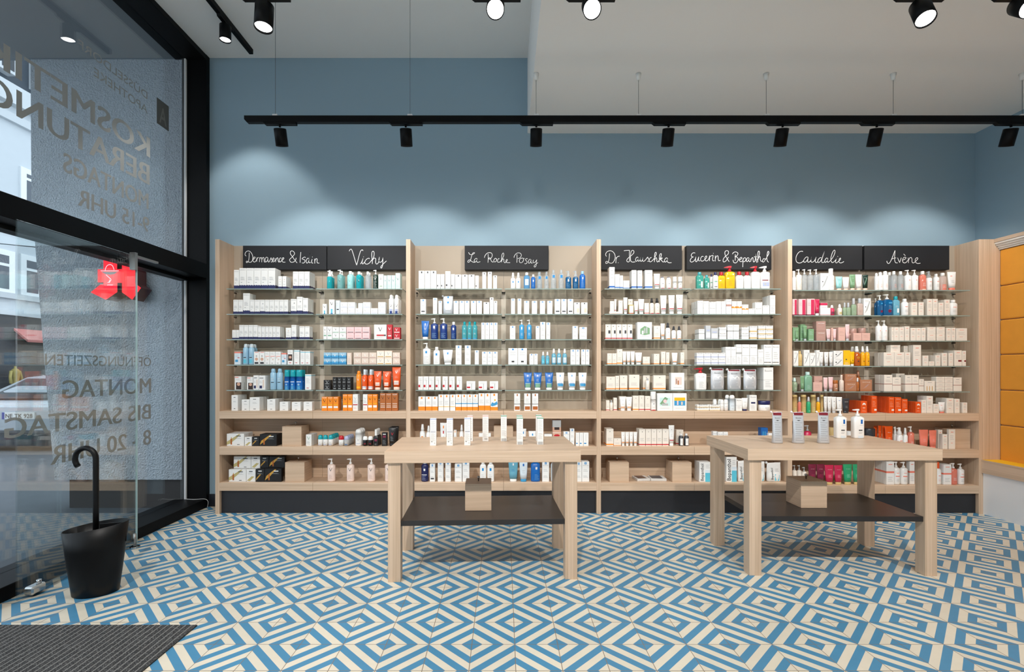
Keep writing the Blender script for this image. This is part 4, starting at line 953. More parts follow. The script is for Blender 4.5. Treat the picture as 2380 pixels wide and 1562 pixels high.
def box_mesh(w, h, d, st):
    base, deco, _ = BOX[st]
    mb = MB(); c = min(0.0012, w * 0.05)
    mb.cbox(-w / 2, w / 2, 0, d, 0, h, P(base), c)
    for i, q in enumerate(deco):
        e = 0.0003 + 0.00008 * i
        if q[0] == 'r':
            _, u0, v0, u1, v1, k = q
            if u0 <= 0 and u1 >= 1:     # band printed all round
                z0, z1 = max(v0 * h, c), min(v1 * h, h - c)
                mb.rings([[(-w / 2 - e, -e + c, z), (-w / 2 + c, -e, z), (w / 2 - c, -e, z), (w / 2 + e, -e + c, z), (w / 2 + e, d + e, z), (-w / 2 - e, d + e, z)] for z in (z0, z1)], P(k), False, cap=(v1 >= .99))
                continue
            mb.poly([(-w / 2 + u * w, -e, v * h) for u, v in ((u0, v0), (u1, v0), (u1, v1), (u0, v1))], P(k))
        elif q[0] == 'p':
            mb.poly([(-w / 2 + u * w, -e, v * h) for u, v in q[1]], P(q[2]))
        elif q[0] == 'o':
            _, u, v, r, k = q
            mb.poly([(-w / 2 + u * w + math.cos(a) * r * w, -e * (1.3 if k == 'skin' else 1.6), v * h + math.sin(a) * r * w) for a in [math.pi * j / 7 for j in range(14)]], P(k))
        elif q[0] == 'V':
            _, u, v, s, k = q
            s *= w; x, z = -w / 2 + u * w, v * h; t = s * 0.17
            mb.poly([(x - s / 2, -e, z + s / 2), (x - s / 2 + t, -e, z + s / 2), (x + t * .35, -e, z - s / 2), (x - t * .5, -e, z - s / 2)][::-1], P(k))
            mb.poly([(x + s / 2 - t * .5, -e, z + s / 2), (x + s / 2, -e, z + s / 2), (x + t * .35, -e * 1.2, z - s / 2), (x, -e * 1.2, z - s / 2 + t)][::-1], P(k))
        elif q[0] == 't':
            _, s, u, v, wf, k = q
            vs, fs, tw, ch = text_geo(s, 0.0, 1)
            sc = wf * w / tw
            mb.add(vs, fs, P(k), lambda p: (-w / 2 + u * w - wf * w / 2 + p.x * sc, -e * 1.2, v * h + p.y * sc))
        elif q[0] == 'g':           # word running upwards
            _, s, u, v, hf, k = q
            vs, fs, tw, ch = text_geo(s, 0.01, 2)
            sc = hf * h / tw
            mb.add(vs, fs, P(k), lambda p: (-w / 2 + u * w + sc * .36 - p.y * sc, -e * 1.2, v * h - hf * h / 2 + p.x * sc))
        elif q[0] == 'w':           # wavy foot, front and both sides
            _, v0, v1, k = q
            n = 8
            wav = [(-w / 2 + w * j / n, h * v1 + min(w, .05) * 0.07 * math.sin(j * 2.4)) for j in range(n + 1)]
            mb.poly([(-w / 2, -e, c)] + [(w / 2, -e, c)] + [(x, -e, z) for x, z in reversed(wav)], P(k))
            for sx in (-1, 1):
                mb.poly([(sx * (w / 2 + e), 0, c), (sx * (w / 2 + e), d, c), (sx * (w / 2 + e), d, h * v1), (sx * (w / 2 + e), d * .5, h * v1 * 1.12), (sx * (w / 2 + e), 0, h * v1 * .94)][::sx], P(k))
    return mb

# bottles, pumps, tubes, cans ------------------------------------------------------------------
# style: (builder, body colour, cap colour, decoration, label words, options)
def D3(n=3, c='txt', v0=.2): return T(n, v0, .07, .28, .72, c)
VES = {
 'fo': ('foam', 'q_teal', 'wh', [], 'teal bottle with white foam pump', {}),
 'pu': ('pump', 'q_lteal', 'wh', [VM('dk', .6, .35)] + D3(2), 'pale teal pump bottle', {}),
 'bt': ('bottle', 'lteal', 'wh', [VM('tea', .62, .4)] + D3(2), 'pale turquoise bottle with white cap', {}),
 'bT': ('bottle', 'q_teal', 'wh', [VM('dk', .62, .4)], 'teal bottle with white cap', {}),
 'bC': ('bottle', 'q_clear', 'wh', D3(3, 'gry'), 'clear bottle with white cap', {}),
 'pg': ('pump', 'dgreen', 'wh', [VM('wh', .78, .5)] + T(5, .1, .1, .2, .8, 'wh'), 'dark green pump bottle', {}),
 'sv': ('can', 'wh', 'wh', [VM('dk', .55, .5), ('r', .0, 0, 1, .2, 'dblue'), ('r', 0, .2, 1, .34, 'lav')], 'white spray can with V', {}),
 'so': ('can', 'sky', 'pale', [('r', .1, .1, .9, .32, 'cyan'), ('r', .25, .42, .75, .47, 'dk')] + D3(3, 'gry', .58), 'light blue spray can', {}),
 'ss': ('can', 'sky', 'sky', [('r', .25, .44, .75, .48, 'dk')] + D3(3, 'wh', .56), 'plain light blue spray can', {}),
 'tt': ('can', 'blue', 'teal', [('r', 0, .0, 1, .30, 'aqua'), ('o', .5, .40, .16, 'sky'), ('r', .15, .58, .85, .63, 'wh')] + D3(2, 'sky', .12), 'blue can with turquoise lid', {'cap': .34, 'shoulder': .0}),
 'vO': ('can', 'or', 'or', [VM('wh', .7, .4), ('r', .15, .12, .85, .22, 'yel')], 'orange spray can', {}),
 'vP': ('bottle', 'dor', 'pale', [VM('wh', .75, .45), ('r', .12, .05, .88, .28, 'wh'), ('r', .12, .2, .88, .23, 'blue')], 'orange bottle with clear white cap', {'cap': .27}),
 'tu': ('tube', 'dor', 'peach', [VM('wh', .8, .4), ('r', .15, .12, .85, .34, 'peach'), ('r', .15, .2, .85, .22, 'blue')] + D3(2, 'peach', .5), 'orange tube standing on its cap', {}),
 'ro': ('roll', 'wh', 'teal', [('r', .2, .2, .8, .3, 'lav'), VM('gry', .55, .3)], 'white roll-on with turquoise cap', {}),
 'rr': ('roll', 'wh', 'red', [('r', .2, .2, .8, .3, 'gry'), VM('gry', .55, .3)], 'white roll-on with red cap', {}),
 'rb': ('roll', 'gry', 'lav', [('r', .2, .2, .8, .3, 'blue'), VM('wh', .55, .3)], 'grey roll-on with blue cap', {}),
 'vt2': ('oval', 'wh', 'wh', [VM('gry', .5, .4), ('r', .2, .16, .8, .2, 'lav')], 'tall oval white bottle', {}),
 'rk': ('roll', 'bl', 'wh', [('r', .3, .3, .7, .5, 'dred')], 'black roll-on with white cap', {}),
 'bk': ('bottle', 'bl', 'wh', [('r', .25, .55, .75, .8, 'plum')] + D3(3, 'gry', .12), 'tall black bottle with white cap', {'cap': .38, 'square': 1}),
 'tk2': ('tube', 'bl', 'bl', [VM('red', .66, .42)] + T(4, .2, .08, .2, .7, 'gry'), 'black tube with red V', {}),
 'pb': ('pump', 'blush', 'wh', [VM('dk', .76, .4)] + D3(4, 'mauve', .2), 'blush pump bottle with V', {}),
 'tb': ('tube', 'blue', 'wh', [('r', .42, .78, .58, .93, 'wh'), ('V', .5, .55, .35, 'wh')] + D3(3, 'sky', .2), 'blue tube with white cap', {}),
 'pB': ('pump', 'dblue', 'wh', [('r', .36, .74, .62, .92, 'wh')] + T(5, .12, .07, .15, .8, 'sky'), 'dark blue pump bottle', {}),
 'bB': ('bottle', 'dblue', 'wh', [('r', .36, .72, .62, .9, 'wh')] + T(5, .1, .08, .15, .8, 'sky'), 'dark blue bottle with white cap', {}),
 'bq': ('bottle', 'q_aqua', 'q_teal', [('r', .1, .0, .9, .1, 'aqua')] + D3(2, 'wh', .4), 'clear aqua bottle with turquoise cap', {}),
 'pw2': ('pump', 'wh', 'wh', [('r', .36, .74, .6, .9, 'lb')] + T(5, .14, .09, .2, .75), 'white pump bottle with blue square', {}),
 'bw': ('bottle', 'wh', 'wh', [('r', .34, .7, .62, .88, 'lb')] + T(4, .14, .1, .2, .75), 'white bottle with blue square', {'square': 1}),
 'tw': ('tube', 'wh', 'wh', [('r', .4, .72, .6, .9, 'lb')] + D3(4, 'txt', .25), 'white tube with blue square', {}),
 'po': ('pouch', 'silv', 'silv', [('r', .42, .9, .6, 1.0, 'lb'), ('r', .42, .6, .6, .7, 'lb')] + T(2, .2, .08), 'silver sachet on a white card', {}),
 'sw': ('spray', 'wh', 'wh', [('r', .38, .6, .6, .78, 'lb')] + D3(3, 'txt', .2), 'white spray bottle with blue square', {}),
 'b2': ('bottle', 'q_sky', 'wh', [('r', .2, .3, .8, .8, 'pale')] + D3(3, 'blue', .4), 'light blue two-phase bottle', {}),
 'b3': ('bottle', 'blue', 'wh', [('r', .36, .66, .62, .84, 'wh')] + D3(3, 'sky', .2), 'small blue bottle with white cap', {}),
 'bz': ('bottle', 'q_clear', 'q_clear', [('r', .3, .78, .7, .98, 'lb'), ('r', .25, .5, .75, .52, 'gry'), ('r', .25, .4, .75, .42, 'gry')], 'clear water bottle with blue neck label', {}),
 'fb': ('foam', 'q_dk', 'q_clear', [('r', .36, .66, .6, .86, 'wh')] + T(4, .15, .1, .15, .8, 'sky'), 'blue foam pump bottle with clear hood', {}),
 'b4': ('bottle', 'blue', 'sky', [('r', .4, .74, .6, .88, 'wh')] + T(4, .15, .1, .25, .8, 'sky'), 'blue bottle with pale cap', {}),
 'pa': ('pump', 'aqua', 'wh', [('r', .36, .72, .6, .9, 'wh')] + D3(3, 'wh', .3), 'sky blue pump bottle', {}),
 's2': ('spray', 'q_ltblue', 'wh', [('r', .15, .2, .85, .75, 'cyan')] + D3(3, 'wh', .3), 'small aqua spray bottle', {}),
 's3': ('spray', 'q_ltblue', 'wh', [('r', .15, .2, .85, .75, 'pale')] + D3(4, 'aqua', .3), 'tall aqua spray bottle', {}),
 'tq': ('tube', 'blue', 'wh', [('r', .42, .8, .58, .93, 'wh'), ('r', .1, 0, .9, .28, 'tea'), ('r', .1, .3, .9, .33, 'mint')] + D3(3, 'wh', .45), 'blue and green tube', {}),
 'ty': ('tube', 'wh', 'wh', [('r', .42, .8, .58, .93, 'lb'), ('r', .04, .1, .96, .3, 'aqua'), ('r', .2, .32, .8, .34, 'blue')] + D3(3, 'txt', .45), 'white tube with blue band', {}),
 'oz': ('spray', 'wh', 'wh', [('r', .34, .55, .66, .75, 'or')] + D3(3, 'txt', .2), 'white spray bottle with orange square', {}),
 'oz2': ('tube', 'wh', 'wh', [('r', .4, .78, .6, .92, 'or'), ('r', .4, .5, .6, .65, 'red'), ('p', [(.3, .2), (.5, .35), (.7, .3), (.6, .18)], 'teal')], 'white tube with orange square', {}),
 'nb': ('bottle', 'navy', 'gry', [('r', .36, .7, .6, .84, 'wh'), ('r', .1, .42, .8, .46, 'wh')] + T(5, .1, .06, .1, .7, 'lav'), 'navy bottle on the bottom shelf', {}),
 'tc': ('tube', 'q_ltblue', 'wh', [('r', .42, .78, .58, .9, 'wh')] + D3(2, 'blue', .45), 'pale blue translucent tube', {}),
 'td': ('tube', 'pale', 'aqua', [('r', .38, .74, .62, .88, 'blue')] + D3(3, 'txt', .35), 'pale grey tube with blue cap', {}),
 'bl2': ('pump', 'blue', 'dblue', [('r', .5, .7, .7, .84, 'wh')] + T(4, .15, .08, .4, .85, 'sky'), 'deep blue pump bottle on the bottom shelf', {}),
 'bw2': ('bottle', 'pale', 'aqua', [('r', .4, .6, .9, .7, 'blue')] + D3(2, 'txt', .3), 'white bottle with blue cap', {}),
 'hT': ('tube', 'wh', 'wh', [('r', .05, .16, .95, .21, 'red'), ('r', .45, .8, .55, .84, 'dtx')] + D3(3, 'txt', .4), 'white tube with red stripe', {}),
 'hU': ('tube', 'wh', 'wh', [('r', .05, .14, .95, .2, 'or'), ('r', .45, .8, .55, .84, 'dtx')] + D3(2, 'txt', .4), 'white tube with orange stripe', {}),
 'hN': ('bottle', 'wh', 'navy', [('r', 0, .02, 1, .1, 'red'), ('o', .5, .6, .08, 'dtx')] + D3(2, 'txt', .3), 'round-shouldered white bottle with navy top', {'cap': .05, 'shoulder': .25}),
 'hL': ('can', 'wh', 'wh', [('r', .1, .02, .9, .1, 'red'), ('o', .5, .6, .08, 'dtx')] + D3(2, 'txt', .25), 'slim white bottle with red foot', {'cap': .4, 'shoulder': 0}),
 'hK': ('spray', 'cream', 'bl', [('r', 0, .03, 1, .1, 'red'), ('o', .5, .7, .06, 'dtx')] + D3(2, 'txt', .3), 'cream bottle with black pump top', {}),
 'hV': ('spray', 'wh', 'dk', [('r', 0, .03, 1, .1, 'or'), ('o', .5, .7, .06, 'dtx')] + D3(2, 'txt', .3), 'cream bottle with dark dropper top', {}),
 'hX': ('bottle', 'dk', 'wh', [('r', .2, .08, .8, .85, 'wh')] + D3(4, 'txt', .3), 'small dark bottle with white label', {}),
 'hZ': ('bottle', 'cream', 'gry', D3(3), 'small cream bottle', {'cap': .2}),
 'eG': ('bottle', 'q_green', 'q_aqua', [('r', .6, .1, .85, .6, 'mint')] + D3(2, 'wh', .3), 'green lotion bottle', {'square': 1}),
 'eN': ('bottle', 'wh', 'navy', [('r', 0, .55, 1, .65, 'tea'), ('t', 'Eucerin', .5, .8, .5, 'dtx'), ('r', .2, .14, .8, .2, 'dk')] + D3(3, 'txt', .25), 'white bottle with navy cap', {'square': 1}),
 'eY': ('bottle', 'q_yel', 'red', [('t', 'Eucerin', .5, .8, .5, 'dred')] + D3(4, 'brown', .2), 'yellow oil bottle with red cap', {'square': 1, 'cap': .2}),
 'eP': ('pump', 'q_yel', 'red', [('t', 'Eucerin', .5, .76, .5, 'dred')] + D3(5, 'brown', .2), 'yellow oil bottle with red pump', {'square': 1, 'big': 1}),
 'eR': ('bottle', 'wh', 'red', [('t', 'Eucerin', .5, .78, .5, 'dtx')] + D3(5, 'txt', .15), 'white lotion bottle with red cap', {'square': 1, 'cap': .2}),
 'eQ': ('pump', 'wh', 'red', [('t', 'Eucerin', .5, .8, .5, 'dtx')] + D3(6, 'txt', .15), 'white lotion bottle with red pump', {'square': 1, 'big': 1}),
 'eW': ('pump', 'wh', 'wh', [('t', 'Eucerin', .5, .84, .5, 'dtx'), ('r', .1, .5, .95, .56, 'dred'), ('r', .15, .15, .9, .4, 'lav'), ('o', .45, .28, .14, 'gry')], 'white lotion bottle with white pump and blue picture', {'square': 1, 'big': 1}),
 'ez': ('pouch', 'silv', 'wh', [('r', 0, .92, 1, 1.0, 'dred'), ('t', 'Eucerin', .5, .76, .5, 'bl'), ('p', [(.12, .1), (.88, .1), (.88, .6), (.7, .68), (.5, .6), (.3, .7), (.12, .62)], 'wh')] + T(5, .16, .07, .2, .75), 'silver refill pouch with red top', {}),
 'rw': ('roll', 'wh', 'wh', [('t', 'Eucerin', .5, .6, .5, 'dtx'), ('r', .3, .3, .7, .33, 'pink')], 'white roll-on', {}),
 'eT': ('oval', 'pale', 'wh', [('t', 'Eucerin', .5, .4, .5, 'dtx')] + D3(2, 'txt', .12), 'tall white rounded can', {}),
 'eC': ('tube', 'wh', 'navy', [('t', 'Eucerin', .5, .7, .5, 'dtx')] + D3(3, 'txt', .3), 'white tube with navy cap', {}),
 'eJ': ('jar', 'wh', 'navy', [('t', 'Eucerin', .62, .4, .35, 'dtx'), ('r', .5, .15, .9, .2, 'txt')], 'white cream jar with navy lid', {}),
 'bo': ('pouch', 'wh', 'wh', [('g', 'Bepanthol', .3, .42, .6, 'bl'), ('p', [(.5, .05), (.85, .05), (.9, .35), (.52, .4)], 'cyan')] + T(3, .55, .06, .55, .85), 'white refill pouch with vertical lettering', {}),
 'ca': ('can', 'wh', 'wh', [('t', 'CAUDALIE', .5, .66, .5, 'dtx')] + D3(3, 'txt', .2), 'white can', {'cap': .3}),
 'cc': ('pump', 'q_clear', 'wh', [('t', 'CAUDALIE', .5, .7, .5, 'dtx')] + D3(4, 'gry', .2), 'clear pump bottle', {}),
 'ce': ('pump', 'cream', 'wh', [('t', 'CAUDALIE', .5, .74, .5, 'dtx')] + D3(4, 'gry', .2), 'cream pump bottle', {}),
 'cM': ('tube', 'lteal', 'peach', [('t', 'CAUDALIE', .5, .78, .6, 'dgreen')] + D3(3, 'tea', .3), 'mint tube with wooden cap', {}),
 'cW': ('tube', 'wh', 'gry', [('t', 'CAUDALIE', .5, .74, .5, 'dtx')] + D3(3, 'txt', .3), 'white tube', {}),
 'cH': ('tube', 'wh', 'peach', [('t', 'CAUDALIE', .5, .74, .5, 'dtx')] + D3(3, 'txt', .3), 'white tube with wooden cap', {}),
 'cG': ('tube', 'green', 'peach', [('t', 'CAUDALIE', .5, .78, .5, 'wh')] + D3(3, 'mint', .3), 'pale green tube with wooden cap', {}),
 'cD': ('tube', 'dgreen', 'peach', [('p', [(.2, .2), (.5, .5), (.8, .8), (.7, .85), (.3, .4)], 'tea'), ('t', 'CAUDALIE', .5, .85, .6, 'wh')], 'dark green tube with wooden cap', {}),
 'cF': ('tube', 'fuch', 'wh', [('t', 'CAUDALIE', .5, .7, .5, 'pink')] + D3(2, 'pink', .35), 'magenta tube', {}),
 'cL': ('tube', 'coral', 'wh', D3(3, 'pink', .35), 'salmon pink tube', {}),
 'cS': ('spray', 'fuch', 'wh', [('r', .15, .2, .85, .6, 'plum')], 'small magenta serum bottle', {}),
 'cZ': ('spray', 'cream', 'wh', [('r', .2, .2, .8, .5, 'olive')], 'small cream bottle with tall neck', {}),
 'cQ': ('bottle', 'q_sage', 'silv', D3(3, 'gry', .3), 'perfume bottle with silver cap', {'cap': .35, 'square': 1}),
 'cR': ('bottle', 'q_blush', 'silv', D3(3, 'mauve', .3), 'pale pink perfume bottle with silver cap', {'cap': .28, 'square': 1}),
 'cT': ('tube', 'pink', 'silv', D3(3, 'mauve', .35), 'small blush tube with silver cap', {}),
 'cU': ('tube', 'green', 'silv', D3(3, 'mint', .35), 'small green tube with silver cap', {}),
 'cJ': ('jar', 'rose', 'mauve', [('r', .3, .3, .7, .35, 'wh')], 'pink cream jar', {}),
 'cV': ('tube', 'wh', 'silv', [('o', .5, .75, .1, 'dk')] + D3(3, 'txt', .35), 'small white tube with silver cap', {}),
 'cB': ('bottle', 'kraft', 'kraft', D3(2, 'brown', .4), 'beige bottle', {}),
 'cY': ('tube', 'yel', 'wh', [('o', .5, .35, .14, 'dk'), ('o', .5, .7, .2, 'hyel')], 'golden tube', {}),
 'cA': ('spray', 'q_amb', 'wh', [('o', .5, .4, .12, 'dk'), ('o', .5, .7, .2, 'gold')], 'amber oil spray bottle', {}),
 'cK': ('spray', 'q_gold', 'wh', [('o', .5, .4, .12, 'dk'), ('o', .5, .75, .2, 'hyel')], 'golden oil spray bottle', {}),
 'cN': ('spray', 'q_sage', 'mint', D3(3, 'wh', .3), 'pale green serum bottle', {}),
 'cO': ('bottle', 'tea', 'mint', D3(4, 'mint', .2), 'grey green bottle with mint caps', {'square': 1}),
 'cP': ('jar', 'bronze', 'brown', [('r', .3, .3, .7, .4, 'beige')], 'bronze jar', {'tall': 1}),
 'c1': ('bottle', 'beige', 'beige', D3(3, 'mauve', .2), 'tall beige bottle', {'cap': .3}),
 'c2': ('spray', 'brown', 'wh', D3(3, 'beige', .2), 'brown serum bottle', {}),
 'c3': ('spray', 'brown', 'bronze', D3(2, 'beige', .2), 'copper bottle with tall pump', {}),
 'c4': ('can', 'kraft', 'kraft', [('r', .1, .02, .9, .3, 'olive')] + D3(4, 'brown', .4), 'kraft cardboard tube', {'cap': .12, 'shoulder': 0}),
 'c5': ('spray', 'q_coral', 'silv', D3(2, 'wh', .2), 'slim pink fragrance bottle', {}),
 'c6': ('spray', 'emer', 'silv', D3(2, 'wh', .2), 'slim green fragrance bottle', {}),
 'c7': ('spray', 'q_gold', 'silv', D3(2, 'wh', .2), 'slim yellow fragrance bottle', {}),
 'c8': ('tube', 'wh', 'dk', [('r', .3, .8, .7, .86, 'lav')] + D3(3, 'txt', .35), 'small white tube with dark cap', {}),
 'c9': ('tube', 'dk', 'dk', [('t', 'CAUDALIE', .5, .8, .6, 'wh')] + D3(3, 'gry', .3), 'small black tube', {}),
 'd1': ('pump', 'fuch', 'gry', [('r', .25, .3, .75, .6, 'plum')], 'magenta hand wash with grey pump', {'wide': 1}),
 'd2': ('jar', 'kraft', 'kraft', [('r', .25, .3, .75, .5, 'olive')], 'kraft coloured jar', {}),
 'd3': ('jar', 'wh', 'wh', [('r', .3, .3, .7, .4, 'gry')], 'white jar', {}),
 'd4': ('jar', 'yel', 'dk', [('r', .3, .3, .7, .5, 'gold')], 'yellow jar with dark lid', {}),
 'd5': ('pump', 'cream', 'gry', D3(3, 'gry', .2), 'small cream pump bottle', {}),
 'd6': ('tube', 'plum', 'kraft', [('t', 'CAUDALIE', .5, .78, .6, 'pink')] + D3(3, 'fuch', .3), 'plum shower tube', {}),
 'd7': ('tube', 'fuch', 'kraft', [('t', 'CAUDALIE', .5, .78, .6, 'pink')] + D3(3, 'pink', .3), 'raspberry shower tube', {}),
 'd8': ('tube', 'emer', 'kraft', [('t', 'CAUDALIE', .5, .78, .6, 'mint')] + D3(3, 'mint', .3), 'emerald shower tube', {}),
 'e1': ('can', 'wh', 'wh', D3(4, 'coral', .2), 'white water spray can', {}),
 'e2': ('bottle', 'q_clear', 'wh', D3(4, 'coral', .2), 'clear lotion bottle with white cap', {}),
 'e3': ('pump', 'wh', 'wh', [('o', .5, .7, .08, 'coral')] + D3(3, 'peach', .15), 'white pump bottle with coral print', {}),
 'e4': ('bottle', 'q_coral', 'wh', [('r', .0, .0, 1, .1, 'peach')] + D3(4, 'wh', .3), 'coral lotion bottle with white cap', {}),
 'e5': ('foam', 'wh', 'q_clear', [('r', .3, .7, .7, .74, 'coral')] + D3(3, 'txt', .3), 'white foam bottle with clear hood', {}),
 'e6': ('bottle', 'wh', 'wh', [('r', .3, .7, .7, .74, 'coral')] + D3(3, 'txt', .3), 'white bottle with screw cap', {}),
 'e7': ('bottle', 'q_blush', 'wh', [('r', 0, 0, 1, .45, 'coral')] + D3(3, 'wh', .2), 'two-phase bottle with coral lower half', {}),
 'e8': ('tube', 'wh', 'coral', [('r', .2, .78, .5, .82, 'coral')] + D3(3, 'txt', .35), 'white tube with coral cap', {}),
 'e9': ('pump', 'q_dk', 'wh', [('r', .5, .8, .95, .9, 'aqua'), ('o', .62, .3, .2, 'plum')] + T(4, .42, .08, .5, .9, 'sky'), 'deep blue gel bottle with white pump', {'square': 1}),
 'f1': ('bottle', 'q_ltblue', 'teal', [('r', .5, .2, .8, .5, 'wh')] + D3(2, 'wh', .6), 'light blue bottle with turquoise cap', {'square': 1}),
 'f2': ('tube', 'dor', 'dor', [('t', 'Avène', .5, .72, .5, 'wh')] + D3(3, 'peach', .3), 'orange sun cream tube', {}),
 'f3': ('foam', 'wh', 'wh', [('r', 0, 0, 1, .45, 'dor'), ('r', .3, .6, .7, .65, 'coral')], 'orange and white spray bottle', {}),
 'f4': ('spray', 'wh', 'wh', [('r', .3, .5, .7, .56, 'coral')] + D3(3, 'dor', .15), 'white sun spray', {}),
 'f5': ('pump', 'q_coral', 'wh', D3(3, 'wh', .3), 'coral oil pump bottle', {}),
 'f6': ('tube', 'coral', 'coral', D3(3, 'pink', .35), 'coral tube', {}),
 'f7': ('bottle', 'wh', 'dor', [('r', .3, .62, .7, .66, 'coral')] + D3(3, 'coral', .25), 'white bottle with orange cap', {'cap': .28}),
 'f8': ('pump', 'wh', 'wh', [('r', .3, .72, .7, .75, 'coral'), ('r', .2, .5, .95, .56, 'coral')] + D3(3, 'txt', .2), 'white body lotion with pump', {}),
}
def front_deco(mb, deco, w, h, ysurf, z0=0.0):
    """print on a vessel front; ysurf(x, z) gives the surface depth there."""
    def pt(u, v, k):
        x = -w / 2 + u * w; z = z0 + v * h
        return (x, ysurf(x, z) - 0.0005 * k, z)
    def patch(u0, v0, u1, v1, k, mat):
        n = 4
        a = [pt(u0 + (u1 - u0) * j / n, v0, k) for j in range(n + 1)]; b = [pt(u0 + (u1 - u0) * j / n, v1, k) for j in range(n + 1)]
        for j in range(n): mb.poly([a[j], a[j + 1], b[j + 1], b[j]], mat, True)
    for i, q in enumerate(deco):
        lay = 1 + 0.12 * i
        if q[0] == 'r':
            u0, u1 = max(q[1], .05), min(q[3], .95)
            patch(u0, max(q[2], .01), u1, min(q[4], .99), lay, P(q[5]))
        elif q[0] == 'p': mb.poly([pt(u, v, lay) for u, v in q[1]], P(q[2]))
        elif q[0] == 'o': mb.poly([pt(q[1] + math.cos(a) * q[3], q[2] + math.sin(a) * q[3] * w / h, lay) for a in [math.pi * j / 6 for j in range(12)]], P(q[4]))
        elif q[0] == 'V':
            u, v, s, c = q[1:]; sv = s * w / h; t = s * .17
            mb.poly([pt(u - s / 2, v + sv / 2, lay), pt(u - t * .5, v - sv / 2, lay), pt(u + t * .35, v - sv / 2, lay), pt(u - s / 2 + t, v + sv / 2, lay)], P(c))
            mb.poly([pt(u + s / 2 - t * .6, v + sv / 2, lay), pt(u - t * .2, v - sv / 2 + t * w / h, lay), pt(u + t * .35, v - sv / 2, lay), pt(u + s / 2, v + sv / 2, lay)], P(c))
        elif q[0] == 't':
            vs, fs, tw, ch = text_geo(q[1], 0.0, 1); wf = q[4]; sc = wf / tw
            mb.add(vs, fs, P(q[5]), lambda p: pt(q[2] - wf / 2 + p.x * sc, q[3] + p.y * sc * w / h, lay))
        elif q[0] == 'g':
            vs, fs, tw, ch = text_geo(q[1], 0.01, 2); hf = q[4]; sc = hf / tw
            mb.add(vs, fs, P(q[5]), lambda p: pt(q[2] + .36 * sc * h / w - p.y * sc * h / w, q[3] - hf / 2 + p.x * sc, lay))

def ring_surface(prof, cy, ex):
    """depth of the front of a ring loft (z, rx, ry) at (x, z)."""
    def f(x, z):
        for (z0, a0, b0), (z1, a1, b1) in zip(prof[:-1], prof[1:]):
            if z <= z1 or z1 == prof[-1][0]:
                k = min(max((z - z0) / max(z1 - z0, 1e-6), 0), 1)
                rx, ry = a0 + (a1 - a0) * k, b0 + (b1 - b0) * k
                c = min(abs(x) / rx, .98) ** (1 / ex)
                return cy - ry * math.sqrt(1 - c * c) - 0.0004
        return cy
    return f

